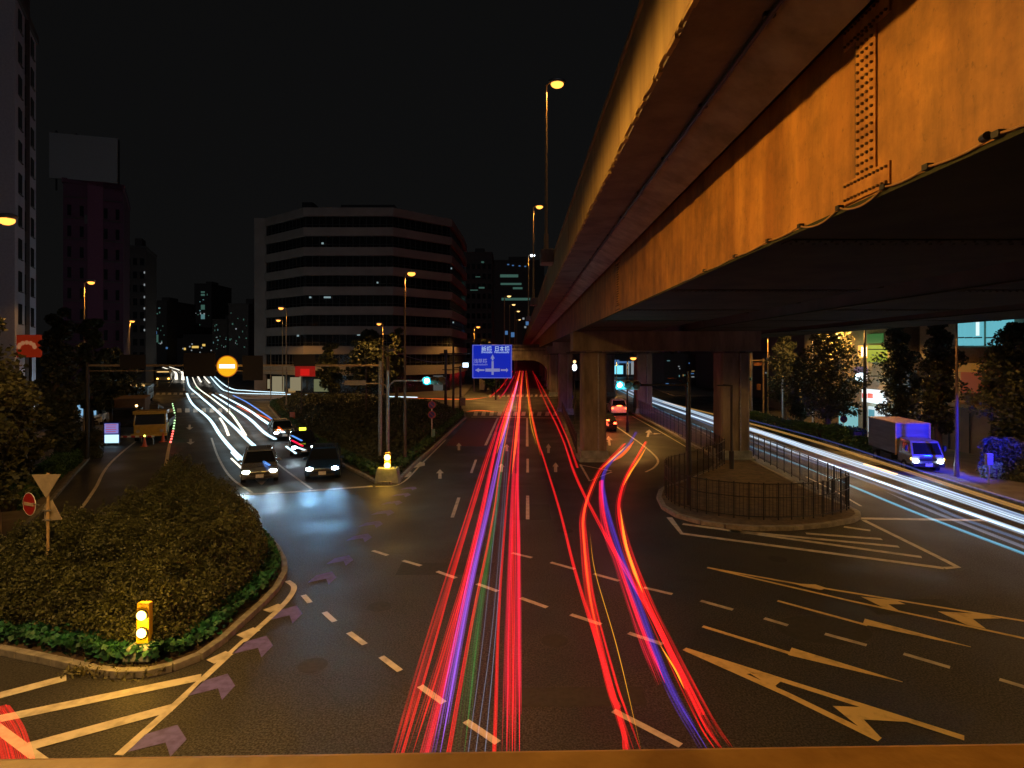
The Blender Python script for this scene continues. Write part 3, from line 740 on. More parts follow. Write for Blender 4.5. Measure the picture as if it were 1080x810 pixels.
hedge(80,38.5,103,39.5,1.6,1.6,'dark block shaped bush at the foot of the left trees', leaf_dark, 4000)

# ------------------------------------------------------------------ buildings
facade = mat('office_spandrel', (.34,.28,.24), .8, c2=(.27,.22,.19), scale=.3)
win_dark = mat('office_glass', (.014,.013,.012), .2, spec=.4)
ob = thing('office_building', 'broad eight storey office block with pale horizontal bands and dark ribbon windows', 'building')
PL = [(-50.5,128),(-49.0,113.5),(-47.0,112),(-36.9,104),(-21.0,104),(-11.5,113),(-10.7,130),(-10.7,140),(-50.5,140)]
def ring(z0, z1, off):
    m = MB(); c = (-29, 122)
    q = [(c[0]+(p[0]-c[0])*(1+off/25), c[1]+(p[1]-c[1])*(1+off/17)) for p in PL]
    m.prism(q, z0, z1); return m
ring(0, 32.4, -.7).build('core_wall', win_dark, ob)
z = 32.9; n = 0
for k in range(8):
    zt_ = 33.0 - 3.5*k; ring(zt_-1.45, zt_, 0).build('spandrel', facade, ob)
    if True:
        c = (-29,122)
        for a, b in zip(PL[1:-3], PL[2:-2]):
            m = MB()
            a2 = Vector((c[0]+(a[0]-c[0])*.975, c[1]+(a[1]-c[1])*.965)); b2 = Vector((c[0]+(b[0]-c[0])*.975, c[1]+(b[1]-c[1])*.965)); L = (b2-a2).length
            for j in range(int(L/1.2)+1):
                p = a2.lerp(b2, j*1.2/L if j*1.2 < L else 1); m.box((p.x, p.y, zt_-2.48), (.09, .09, 2.05))
            an = math.atan2(b2.y-a2.y, b2.x-a2.x); mid = (a2+b2)/2
            for zz in (zt_-1.5, zt_-3.45, zt_-2.9): m.box((mid.x, mid.y, zz), (L, .07, .07), an)
            gw = MB(); gw.box((mid.x, mid.y+.06, zt_-2.48), (L, .03, 2.04), an); gw = gw.build('ribbon_window', win_dark, ob)
            m.build('window_frame', mat('mullion', (.07,.065,.06), .5), gw)
m = MB(); m.bb((-49.2,112.2,0),(-46.9,113.8,33.05)); m.build('corner_column', facade, ob)
m = MB(); ring(3.6, 4.9, .1)
ring(3.3, 5.0, .15).build('canopy_band', mat('pale_band', (.42,.36,.26), .7), ob)
m = MB(); m.bb((-32,110,33),(-22,118,35)); m.bb((-40,112,33),(-38,115,36)); m.build('roof_plant', dark, ob)
cool = emit('cool_office_light', (.6,.85,.9), .35, nomis=True)
for (x, y, w_) in [(340,256.5,2),(425,257.7,7),(454,293,5),(345,313.5,7),(327,313.5,2),(378,353,3),(476,283,1.2),(474,315,1.2),(478,340,1.3),(314,354,2),(398,298,1.5)]:
    d = 104.2 if 320 < x < 415 else (106+ (x-415)*.12 if x > 415 else 105)
    h = hz(y, d); 
    p = at(x, d, h); m = MB(); m.box((p.x, p.y+.1, h), (w_*d/F, .15, .28)); m.build('lit_window', cool, ob)
warm_w = emit('warm_shop_light', (1,.85,.5), .22, nomis=True); warm_d = emit('amber_shop_light', (1,.6,.2), .25, nomis=True)
for (x0, x1, y0, y1, mt_) in [(287,299,397,413,warm_w),(306,316,398,412,warm_w),(331,346,400,413,emit('pale_wall_light',(.75,.8,.4),.16,nomis=True)),(304,311,410,414,warm_d),(316,318,397,412,warm_w),(282,284,400,410,warm_w),(457,467,396,412,emit('dim_shop_light',(.7,.75,.7),.08,nomis=True))]:
    d = 103.2 if x0 < 415 else 104.8; m = MB(); a = at(x0,d,hz(y1,d)); b = at(x1,d,hz(y0,d)); m.bb((a.x,a.y,max(.15,a.z)),(b.x,b.y+.3,b.z)); m.build('shop_window', mt_, ob)

def tower(name, x0, x1, d, ytop, depth, m_, label, lights=(), floors=0, wins=None, dz=3.2, litc=None, cat='building', yaw=0, ww=1.0):
    a = at(x0, d); b = at(x1, d); wd = b.x - a.x; hh = hz(ytop, d)
    t = thing(name, label, cat, ((a.x+b.x)/2, d, 0), yaw)
    m = MB(); m.bb((-wd/2, 0, 0), (wd/2, depth, hh)); m.build('wall', m_, t)
    m = MB(); m.bb((-wd/2-.15, -.15, hh), (wd/2+.15, depth, hh+.7)); m.bb((-wd/5, depth*.3, hh+.71), (wd/6, depth*.6, hh+3.2)); m.build('roof', m_, t)
    if wins:
        nf = int(hh/dz); w0 = None; b0 = None; cnt = 0
        for k in range(nf, 0, -1):
            for j in range(wins):
                if cnt >= 95 or k == nf: break
                loc = (-wd/2 + (j+.5)*wd/wins, -.02, k*dz+.4); cnt += 1
                if w0 is None: m = MB(); m.box((0,0,0), (wd/wins*.6*ww, .08, dz*.5)); w0 = m.build('window', glassd, t, loc=loc)
                else: c = w0.copy(); COL.objects.link(c); c.location = loc
            loc = (0, -.06, k*dz-.75)
            if b0 is None: m = MB(); m.box((0,0,0), (wd*.98, .12, .12)); b0 = m.build('floor_band', mat('floor_band', (.10,.09,.085), .8), t, loc=loc)
            else: c = b0.copy(); COL.objects.link(c); c.location = loc
    for i, (lx, ly, lw, lh, mt_) in enumerate(lights):
        p = at(lx, d, hz(ly, d)); m = MB(); m.box((p.x-(a.x+b.x)/2, -.08, p.z), (lw*d/F, .1, lh*d/F)); m.build('lit_window', mt_, t)
    return t
wall_d = mat('dark_tower_wall', (.10,.085,.08), .85); wall_w = mat('white_tower_wall', (.55,.55,.62), .7, c2=(.45,.45,.52))
wall_m = mat('maroon_tower_wall', (.13,.05,.09), .8); wall_b = mat('beige_wall', (.32,.27,.21), .85)
cy = emit('cyan_window', (.35,.8,.85), .22, nomis=True); wh = emit('white_window', (.75,.85,.9), .3, nomis=True); gr_ = emit('green_window', (.3,.75,.6), .12, nomis=True); bl = emit('blue_window', (.15,.4,.9), .35, nomis=True)
# white panelled narrow block at the left edge, its face along the street
yaw = math.atan2(.865, -.5); t = thing('apartment_tower', 'narrow pale tower at the left edge with three columns of dark windows', 'building', (-42.3, 50, 0), yaw)
m = MB(); m.bb((0, 0, 0), (9, 12, 37.5)); m.build('wall', wall_w, t)
for k in range(11):
    for j in range(3):
        m = MB(); m.box((1.9+j*2.6, -.03, 7.6+k*2.85), (1.2, .1, 1.75)); wn = m.build('window', glassd, t)
        m = MB(); m.box((1.9+j*2.6, -.1, 6.68+k*2.85), (1.4, .12, .08)); m.build('sill', wall_d, wn)
m = MB(); m.bb((-.2,-.2,37.5),(9.2,12,38.2)); m.build('roof', wall_d, t)
t = thing('street_sign_board', 'red shop signboard with pale scalloped emblem behind the left tree', 'sign board', at(31,46,0))
m = MB(); m.box((0, 0, hz(365,46)), (1.8, .25, 1.75)); m.build('panel', emit('red_board_glow', (.75,.05,.01), .16, (.4,.03,.01)), t)
m = MB()
for i in range(7): 
    a = i*math.pi/6; m.ball((math.cos(a)*.62-.1, -.14, hz(366,46)+math.sin(a)*.35), .17, 10, 6, (1,.12,1))
m.build('emblem', emit('emblem_glow', (.9,.35,.15), .3), t)
m = MB(); m.cyl((0,.1,0),(0,.1,hz(372,46)),.09); m.build('post', dark, t)
tower('dark_tower', -40, 12, 52, -30, 2, wall_d, 'black tower cut off by the left edge behind the street lamp', wins=3)
tb = tower('billboard_tower', 73, 125, 92, 196, 16, wall_m, 'dark maroon tower carrying a large blank rooftop billboard', wins=5, lights=[(97,232,12,9,mat('grey_panel',(.12,.12,.12),.6))], ww=.5, yaw=R(30))
m = MB(); m.box((0, -1.0, 0), (9.0, .4, 6.9)); bbd = m.build('billboard', mat('blank_billboard', (.34,.34,.34), .8, c2=(.30,.30,.30)), tb)
bbd.location = (-.95, .5, hz(169,92)); bbd.rotation_euler = (0, 0, R(-14))
m = MB(); 
for x in (-4,-1.5,1.5,4): m.cyl((x-.8, .9, hz(197,92)-1), (x-.8, .9, hz(142,92)), .12)
m.build('billboard_frame', dark, tb)
m = MB(); m.box((.2, -.1, hz(262,92)), (2.0, .1, 22)); m.build('stair_panel', mat('magenta_panel', (.22,.07,.13), .7), tb)
tower('dark_tower', 133, 152, 140, 262, 14, wall_d, 'slim dark tower with a column of tiny stair lights at its edge', [(151,y,1.1,2.2,wh) for y in (287,300,313,325,337,348)], wins=3, yaw=R(22))
rng = random.Random(3)
far = [(154,176,330,318,'dark distant tower left of the street canyon with blue lights'),(178,203,380,345,'low distant block in the left street canyon'),(205,223,420,300,'slim distant tower with a stack of cyan lights'),(224,240,300,338,'dark distant block right of the cyan lit tower'),(241,262,210,322,'dark block close left of the banded office building')]
for x0, x1, d, yt, lb in far:
    ls = []
    for _ in range(16):
        ls.append((rng.uniform(x0+1, x1-1), rng.uniform(yt+4, 368), rng.choice((.6,.9,1.3)), rng.choice((.8,1.2,1.8)), rng.choice((gr_,gr_,cy,wh,gr_))))
    if x0 == 205: ls += [(214,y,4,s,q) for y,s,q in ((308,1.5,gr_),(311,2,gr_),(324,5,gr_),(334,5,cy),(352,6,bl))]
    if x0 == 154: ls += [(164,351,3,3,bl),(165,357,4,8,gr_),(176,367,2,2,bl)]
    if x0 == 178: ls += [(192,338+6,2.5,4,cy)]
    tower('distant_tower', x0, x1, d, yt, 30, wall_d, lb, ls, cat='building')
street_row = [(195,368,2),(176,368,4),(228,368,4),(206,366,7),(240,372,4),(215,364,3)]
ls = [(x,y,w_,2.2,emit('far_amber', (1,.65,.15), .8, nomis=True)) for x,y,w_ in street_row] + [(rng.uniform(160,262), rng.uniform(362,372), 1.2, 1.2, wh) for _ in range(14)]
tower('distant_block', 150, 268, 340, 358, 20, wall_d, 'low distant row of lit shops closing the left street', ls)
tower('distant_tower', 491, 519, 190, 268, 25, wall_d, 'dark tower right of the banded office block with few lights', [(509,276.5,4,3,mat('x1',(.1,.1,.1))),(509,276.5,3,2,gr_),(508,303.5,6,1.6,gr_),(500,306,8,.8,gr_),(504,292,5,.8,gr_)], wins=5)
tower('distant_tower', 520, 574, 230, 276, 25, wall_d, 'dark tower with horizontal cool light strips behind the far expressway lamps', [(537,291,19,3,gr_),(539,299.5,22,2,gr_),(546,304,10,2,gr_),(545,315.5,32,2.6,gr_),(541,280,2,1,bl),(548,280.5,2,1,bl),(554,281,2,1,bl),(536,279,2,1,bl),(552,336,2,2,wh),(556,341,3,4,bl),(554,345,2,2,wh),(541,353,4,5,bl),(534,351,3,4,bl)], wins=None)
tower('distant_tower', 440, 560, 420, 330, 30, wall_d, 'broad distant block low behind the blue direction sign', [(rng.uniform(490,560), rng.uniform(340,370), 1.2, 1, wh) for _ in range(12)])

# right-hand street frontage
shop_g = emit('shop_interior', (.55,.95,1.0), .9); signw = emit('sign_white', (.75,.95,1.0), 2.2); signy = emit('sign_yellow_green', (.55,.65,.05), .55)
rb = thing('shop_building', 'street corner shop building with bright cyan white windows and glowing signs', 'building', (30.6, 46, 0))
m = MB(); m.bb((.4,1.0,0),(14,16,10.5)); m.build('wall', wall_b, rb)
def face(m, x0, x1, y0, y1, X=30.6, off=0.0, t=.12, ox_=30.6, oy=46):
    """box on the street face x=X covering photo columns x0..x1 and rows y0..y1"""
    Y1 = X*F/(x0-540); Y0 = X*F/(x1-540); Ym = (Y0+Y1)/2
    z1 = hz(y0, Ym); z0 = hz(y1, Ym)
    return m.bb((X-ox_-off-t, Y0-oy, z0), (X-ox_-off, Y1-oy, z1))
fm = lambda *a, **k: face(MB(), *a, **k)
m = MB(); m.bb((0,1.2,0.1),(.35,15.5,10)); m.build('street_wall', wall_b, rb)
fm(886,905,428,462).build('shop_window', emit('cyan_glass',(.35,.85,.9),.55), rb)
fm(917,940,430,458).build('shop_window', emit('white_glass',(.8,.95,1.0),.8), rb)
fm(919,924,432,447,off=.13).build('display_poster', emit('cyan_poster',(.15,.55,.7),.5), rb)
fm(904,934,462,484).build('shop_window', emit('dim_glass',(.3,.6,.6),.15), rb)
sg = fm(915,938,411,425,off=.2,t=.3).build('fascia_sign', emit('fascia_white',(.85,.95,1),1.1), rb)
m = fm(916,921,415,420,off=.51,t=.04); face(m, 922,927,415,420,off=.51,t=.04); m.build('red_characters', emit('red_char',(1,.08,.02),.9), sg)
fm(916,936,364,382).build('upstairs_window', signy, rb)
fm(916,932,352,362).build('upstairs_window', emit('green_win',(.1,.4,.1),.3), rb)
fm(940,960,380,392).build('upper_wall_band', wall_b, rb)
fm(944,960,390,452).build('glazed_bay', emit('dim_bay', (.6,.8,.9),.10), rb)
sy = thing('projecting_sign', 'orange edged white box sign projecting from the shop building', 'sign', at(910,48,hz(371,48)))
m = MB(); m.box((0,0,0),(.62,.3,1.0)); m.build('box', emit('sign_orange',(1,.45,.08),1.6), sy)
m = MB(); m.box((0,-.16,0),(.42,.04,.75)); m.build('face', emit('sign_warmwhite',(1,.85,.6),3), sy)
m = MB(); m.cyl((0,0,.2),(2.2,0,.2),.04); m.build('bracket', dark, sy)
sy = thing('projecting_sign', 'rounded cyan white glowing sign below the orange edged one', 'sign', at(908,47.5,hz(398,47.5)))
m = MB(); m.ball((0,0,0), .52, 16, 10, (1,.3,.72)); m.build('face', signw, sy, smooth=True)
m = MB(); m.box((0,0,.62),(.95,.25,.5)); m.build('top_panel', emit('sign_dim_mauve',(.35,.25,.4),.35), sy)
m = MB(); m.cyl((0,.1,.1),(2.4,.1,.1),.04); m.build('bracket', dark, sy)
light('POINT', (29.6, 49, 3), 260, (.6,.95,1.0), .6, name='shopfront_light')
light('POINT', (29.3, 51, 7.5), 50, (.8,.9,.3), .3, name='sign_light')
rb2 = thing('corner_building', 'dark beige building at the right with cyan lit upper windows and orange canopy', 'building', (31.5, 26, 0))
m = MB(); m.bb((.4,-16,0),(16,20,13)); m.build('wall', wall_b, rb2)
K = dict(X=31.5, ox_=31.5, oy=26)
fm(960,1200,433,500,**K,t=.3).build('boundary_wall', mat('panelled_wall', (.30,.24,.20), .8, scale=.6), rb2)
m = MB()
for x in (985,1005,1027,1050,1075): face(m, x, x+1.2, 436, 498, **K, off=.31, t=.02)
m.build('wall_joints', dark, rb2)
fm(1005,1062,426.5,430.5,**K,off=.2,t=.5).build('amber_rail', mat('amber_rail', (.6,.38,.1), .6), rb2)
cw = emit('cyan_lit_glass', (.2,.72,.85), .62)
for a, b in ((1011,1019),(1020,1028),(1029,1038),(1042,1050),(1051,1060),(1061,1070)):
    w_ = fm(a, b, 337, 364.5, **K, off=.02, t=.1).build('window', cw, rb2)
    m = fm(a, b, 355.5, 356.7, **K, off=.13, t=.05); m.build('transom', dark, w_)
fm(1032,1035,338,354,**K,off=.13,t=.05).build('bright_curtain', emit('curtain',(.8,1,1),1.0), rb2)
fm(1000,1080,366,384,**K,off=0.0,t=.2).build('spandrel', mat('brown_spandrel',(.30,.20,.12),.8), rb2)
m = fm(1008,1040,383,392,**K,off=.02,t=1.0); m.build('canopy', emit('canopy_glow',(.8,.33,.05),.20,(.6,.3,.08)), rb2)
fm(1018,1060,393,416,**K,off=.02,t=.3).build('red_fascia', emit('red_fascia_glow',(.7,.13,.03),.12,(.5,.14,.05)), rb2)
# unseen blue lamp on a post, inferred from the blue lit truck
bl_t = thing('floodlight', 'blue floodlight on a post beyond the right edge beside the truck', 'lamp', (26.9, 26.2, 4.6))
m = MB(); m.cyl((0,0,-4.5),(0,0,-.1),.05); m.build('post', dark, bl_t)
m = MB(); m.box((0,0,0),(.3,.5,.25)); m.build('housing', black, bl_t); m = MB(); m.box((-.16,0,-.05),(.03,.42,.2)); m.build('lens', emit('blue_lens',(.05,.1,1),20), bl_t)
light('SPOT', (-.4, 0, -.1), 14000, (.0,.012,1.0), .25, (-2.7, 7.2, -3.0), 46, .7, parent=bl_t)
# further blocks under and beyond the viaduct
tower('far_shop_row', 690, 760, 150, 372, 15, wall_d, 'far shop row with white blue signs seen between the piers', [(716,389,30,4,emit('far_white',(.5,.65,1),1.2)),(704,388,12,6,emit('far_blue',(.1,.2,.9),.8)),(737,398,16,4,emit('far_white',(.5,.65,1),1.2)),(700,396,14,5,cy),(722,381,26,1.5,wh),(745,404,14,1.5,wh),(708,375,3,1.5,wh),(700,380,8,2,warm_d),(728,392,20,1.5,wh)])
tower('far_shop_row', 635, 688, 185, 374, 15, wall_d, 'far glass fronted shop glowing cyan beyond the first pier', [(652,390,10,9,emit('far_cyan',(.2,.7,.9),1.3)),(662,388,3,14,wh),(667,388,3,14,wh),(672,388,3,13,cy),(660,382,22,2,bl),(650,382,6,5,bl),(679,388,3,14,cy)])
tower('far_block', 762, 880, 110, 340, 20, wall_d, 'dark block beyond the far signal gantry with small lit signs', [(806,373,9,2.5,gr_),(821,364.5,4,1.8,wh),(800,392,5,2,warm_d),(793,388,3,3,wh),(830,410,10,6,warm_d),(800,402,30,1.2,wh),(860,428,12,20,emit('mauve_shop',(.25,.1,.3),.18)),(848,420,4,4,warm_d)], wins=8)
tower('side_street_block', 868, 900, 64, 342, 14, wall_d, 'dark building behind the large amber tree', [(890,420,8,40,emit('pale_cyan_gap',(.2,.6,.65),.22))])

rg = random.Random(11)
for (x0, x1, d, yt, lb) in ((700,748,126,377,'low far shop glimpsed just right of the second pier row with tiny lights'),(805,850,92,352,'far dark block between the green signal and the large amber tree')):
    ls = []
    for _ in range(16):
        ls.append((rg.uniform(x0+2,x1-2), rg.uniform(max(yt+3,370),408), rg.choice((.8,1.5,3)), rg.choice((.8,1.2,2)), rg.choice((wh,cy,warm_d,bl,gr_))))
    tower('far_shop_row', x0, x1, d, yt, 10, wall_d, lb, ls)

# ------------------------------------------------------------------ vehicles
def car(loc, rz, label, paintm, sc=1.0, cat='car', hl=None, tl=None, tall=0, name='car', dark_roof=None):
    t = thing(name, label, cat, loc, rz); t.scale = (sc,)*3; k = tall
    m = MB()
    prof = [(-2.2,.28),(-2.28,.5),(-2.22,.68),(-1.9,.80),(-1.05,.93),(1.9,.98),(2.2,.9),(2.25,.6),(2.2,.28)]
    rings = []
    for x, s, lo in ((-.86,.90,.06),(-.80,1,0),(.80,1,0),(.86,.90,.06)):
        rings.append([Vector((x, p[0]*(.985 if abs(x) > .82 else 1), .3+(p[1]-.3)*s+ (0))) for p in prof])
    m.loft(rings); body = m.build('body', paintm, t, bevel=.03)
    g0 = [(-.78,-1.15),( .78,-1.15),( .78,1.85),(-.78,1.85)]; g1 = [(-.62,-.35),(.62,-.35),(.62,1.35),(-.62,1.35)]
    m = MB(); m.loft([[Vector((p[0],p[1],.92)) for p in g0], [Vector((p[0],p[1],1.38+k)) for p in g1]]); m.build('window_glass', glassd, t, bevel=.02)
    m = MB(); m.loft([[Vector((p[0]*1.01,p[1]*1.02,1.37+k)) for p in g1], [Vector((p[0]*.9,p[1]*.9+.05,1.46+k)) for p in g1]]); m.build('roof', dark_roof or paintm, t, bevel=.02)
    m = MB()
    for sx in (-1,1):
        m.cyl((sx*.79,-1.17,.92),(sx*.63,-.34,1.39+k),.035,n=6); m.cyl((sx*.79,1.86,.92),(sx*.63,1.36,1.39+k),.045,n=6); m.cyl((sx*.80,.45,.92),(sx*.64,.45,1.39+k),.03,n=6)
    m.build('pillars', paintm, t)
    for sx in (-1,1):
        for y in (-1.4, 1.4):
            m = MB(); m.cyl((sx*.66,y,.32),(sx*.875,y,.32),.32,n=20); w_ = m.build('wheel', tyre, t)
            m = MB(); m.cyl((sx*.86,y,.32),(sx*.885,y,.32),.2,n=14); m.build('rim', rim, w_)
        m = MB(); m.ball((sx*.62,-2.2,.64),.16,12,8,(1.2,.5,.62)); m.build('headlight', hl or mat('unlit_lens',(.4,.4,.42),.2), t, smooth=True)
        m = MB(); m.box((sx*.7,2.22,.76),(.24,.1,.16)); m.build('taillight', tl or sign_red, t, bevel=.01)
        m = MB(); m.box((sx*.93,-.85,.98),(.2,.1,.13)); m.build('mirror', paintm, t, bevel=.02)
    m = MB(); m.box((0,-2.27,.56),(.9,.06,.14)); m.box((0,-2.27,.36),(1.2,.06,.12)); m.build('grille', black, t)
    m = MB(); m.box((0,-2.305,.44),(.36,.02,.17)); m.box((0,2.27,.6),(.36,.02,.17)); m.build('licence_plate', white_p, t)
    return t
hl_em = emit('headlight_glow', (.72,.93,1.0), 40); hl_g = emit('headlight_glow_pale', (.85,1.0,.8), 40); tl_em = emit('taillight_glow', (1,.06,.02), 14)
silver = mat('silver_paint', (.30,.32,.34), .25, .6, coat=.6); bluep = mat('blue_black_paint', (.015,.05,.14), .2, .3, coat=.8); blackp = mat('black_paint', (.015,.015,.02), .2, coat=.8); redp = mat('dark_red_paint', (.25,.02,.02), .3, coat=.5)
def hlspots(t, y=-2.35, z=.64, p=240, c=(.66,.86,1.0), dist=10, x=.62):
    for sx in (-1,1): light('SPOT', (sx*x, y, z), p, c, .06, (sx*x*1.3, y-dist, -.9), 46, 1.0, parent=t, name='headlight_beam')
c1 = car((-14.2,33.1,.01), R(23), 'silver car with pale dazzling headlights, leftmost at the stop line', silver, 1.06, hl=hl_g)
c2 = car((-10.85,34.0,.01), R(15), 'blue black car with blue white headlights, right of the silver car', bluep, 1.06, hl=hl_em)
c3 = car(P(312,483)+Vector((-.4,2.4,.01)), R(22), 'dark taxi with a yellow roof lamp behind the blue black car', blackp, 1.0, hl=hl_em, tall=.08)
m = MB(); m.box((0,.1,1.62),(.45,.16,.16)); m.build('roof_lamp', emit('taxi_lamp',(.8,.9,.05),3), c3)
c4 = car(P(293,470)+Vector((-1.5,4.5,.01)), R(28), 'half hidden silver car queued behind the taxi', silver, 1.0, hl=hl_em)
hlspots(c1, p=250, c=(.45,.72,1), dist=34); hlspots(c2, p=360, c=(.28,.64,1), dist=34); hlspots(c3, p=60, dist=22)
c5 = car((10.9,53.0,.01), 0, 'pale car with bright red tail lights between the viaduct piers', white_p, 1.1, tl=tl_em, tall=.15)
c5.location = P(655,439)+Vector((0,2.0,.01)); c5.rotation_euler = (0,0,math.pi+R(14)-math.pi+math.pi)
c5.rotation_euler = (0,0,R(8)+0); c5.location = P(655,438.5)+Vector((0,2.4,.01)); c5.rotation_euler = (0,0,math.pi*1+math.pi+R(-4))
c6 = car(P(642,456)+Vector((0,2.4,.01)), R(-4), 'dark red car half hidden by the front pier with glowing tail lights', blackp, 1.05, tl=tl_em)
for c, n_ in ((c5,0),(c6,0)):
    c.rotation_euler = (0,0,R(176)); 
    m = MB(); m.box((0,2.0,1.0),(.5,.06,.07)); m.build('brake_light', emit('brake_glow',(1,.12,.03),12), c)
    light('POINT', (0, 3.1, .9), 60, (1,.1,.04), .2, parent=c, name='taillight_glow')
# box truck on the right
tr = thing('box_truck', 'parked box truck with dazzling headlights and a blue lit front above the cab', 'truck', (23.9, 34.2, .01), R(-9))
tr.scale = (.92,.92,.90)
boxm = mat('truck_box_panel', (.15,.15,.17), .5, c2=(.10,.10,.12), scale=.7, stretch=(1,1,6))
m = MB(); m.bb((-1.02,1.25,.95),(1.02,5.3,3.0)); bx = m.build('cargo_box', boxm, tr, bevel=.03)
m = MB()
for zz in range(9): m.bb((-1.035,1.3,1.1+zz*.2),(-1.02,5.25,1.12+zz*.2))
m.build('side_ribs', boxm, bx)
m = MB(); m.bb((-1.05,1.2,.9),(-.97,1.28,3.03)); m.bb((.97,1.2,.9),(1.05,1.28,3.03)); m.bb((-1.05,1.2,2.97),(1.05,5.32,3.05)); m.build('corner_trim', mat('trim_orange',(.5,.3,.12),.5), bx)
m = MB(); m.loft([[Vector(q) for q in ((-.92,-.55,.55),(.92,-.55,.55),(.95,1.1,.55),(-.95,1.1,.55))],[Vector(q) for q in ((-.93,-.6,1.15),(.93,-.6,1.15),(.95,1.1,1.15),(-.95,1.1,1.15))],[Vector(q) for q in ((-.82,-.15,2.05),(.82,-.15,2.05),(.86,1.1,2.1),(-.86,1.1,2.1))]])
cab = m.build('cab', mat('cab_paint', (.18,.18,.2), .35, coat=.4), tr, bevel=.05)
m = MB(); m.add([(-.80,-.57,1.25),(.80,-.57,1.25),(.72,-.24,1.93),(-.72,-.24,1.93)], [(0,1,2,3)]); m.build('windscreen', glassd, cab)
m = MB(); m.add([(-.945,-.3,1.3),(-.955,.6,1.3),(-.885,.6,1.9),(-.875,-.02,1.9)], [(0,1,2,3)]); m.build('side_window', glassd, cab)
m = MB(); m.box((0,-.62,.92),(1.0,.06,.18)); m.box((0,-.66,.58),(1.8,.14,.24)); m.build('bumper', dark, tr, bevel=.02)
m = MB(); m.box((0,-.74,.6),(.4,.02,.2)); m.build('licence_plate', white_p, tr)
for sx in (-1,1):
    m = MB(); m.ball((sx*.70,-.64,.82),.14,12,8,(1.2,.5,.9)); m.build('headlight', hl_em, tr, smooth=True)
    m = MB(); m.ball((sx*.93,-.55,.95),.08,10,6,(.7,.7,1)); m.build('indicator', emit('indicator_amber',(1,.5,.05),8), tr, smooth=True)
    m = MB(); m.box((sx*1.1,-.3,1.6),(.14,.1,.35)); m.cyl((sx*.9,-.2,1.75),(sx*1.1,-.3,1.75),.02); m.build('mirror', black, tr)
    for y in (.3, 4.3):
        m = MB(); m.cyl((sx*.7,y,.38),(sx*.96,y,.38),.38,n=20); w_ = m.build('wheel', tyre, tr); m = MB(); m.cyl((sx*.95,y,.38),(sx*.975,y,.38),.2,n=12); m.build('rim', rim, w_)
m = MB(); m.bb((-.5,.2,.5),(.5,5.9,.85)); m.bb((-.95,2.0,.45),(-.6,3.6,.8)); m.build('chassis', dark, tr)
hlspots(tr, -.8, .8, 120, (.7,.92,1.0), 10, .7)
# yellow works truck with front bar
wt = thing('works_truck', 'yellow fronted works truck parked behind a cone and barrier', 'truck', P(154,467)+Vector((0,.5,.01)), R(24))
yel = mat('yellow_truck_paint', (.55,.33,.05), .4, coat=.4)
m = MB(); m.loft([[Vector(q) for q in ((-1.1,0,.5),(1.1,0,.5),(1.1,1.7,.5),(-1.1,1.7,.5))],[Vector(q) for q in ((-1.1,-.05,1.35),(1.1,-.05,1.35),(1.1,1.7,1.35),(-1.1,1.7,1.35))]]); cab = m.build('cab', yel, wt, bevel=.05)
m = MB(); m.loft([[Vector(q) for q in ((-1.06,0,1.36),(1.06,0,1.36),(1.06,1.6,1.36),(-1.06,1.6,1.36))],[Vector(q) for q in ((-.98,.22,2.15),(.98,.22,2.15),(.98,1.6,2.15),(-.98,1.6,2.15))]]); m.build('windscreen', glassd, cab)
m = MB(); m.bb((-1.15,.05,2.16),(1.15,1.6,2.42)); m.cyl((-1.08,-.02,1.3),(-1.02,.2,2.2),.05); m.cyl((1.08,-.02,1.3),(1.02,.2,2.2),.05); m.build('roof', yel, cab)
m = MB(); m.bb((-1.25,-.3,.45),(1.2,-.1,.68)); m.build('bumper', yel, wt, bevel=.02)
m = MB(); m.bb((-1.1,1.9,.9),(1.1,6.5,1.5)); m.bb((-.3,2,1.5),(.3,2.6,2.8)); m.cyl((0,2.3,2.7),(0,6.4,2.2),.18); m.build('load_bed', dark, wt)
for sx in (-1,1):
    m = MB(); m.cyl((sx*.1*8,-.1,.85),(sx*.1*8,-.02,.85),.13,n=12); m.build('headlight', mat('unlit_lens',(.4,.4,.42),.2), wt)
    for y in (.8,5.2):
        m = MB(); m.cyl((sx*.8,y,.42),(sx*1.1,y,.42),.42,n=18); m.build('wheel', tyre, wt)
wt2 = thing('works_truck', 'dark canvas topped lorry parked left of the yellow works truck', 'truck', P(122,459)+Vector((0,1.5,.01)), R(27))
m = MB(); m.bb((-1.1,0,.5),(1.1,1.6,2.2)); m.build('cab', blackp, wt2, bevel=.08); m = MB(); m.bb((-.98,-.03,1.3),(.98,0.05,2.0)); m.build('windscreen', glassd, wt2)
m = MB(); m.bb((-1.2,1.8,.8),(1.2,7,2.9)); m.build('canvas_top', mat('brown_canvas',(.12,.07,.05),.9), wt2, bevel=.06)
m = MB(); m.ball((.7,-.05,2.35),.1,8,6); m.build('cab_lamp', emit('cab_lamp',(1,.6,.2),8), wt2)
for sx in (-1,1):
    for y in (.8,5.6): 
        m = MB(); m.cyl((sx*.8,y,.42),(sx*1.1,y,.42),.42,n=18); m.build('wheel', tyre, wt2)
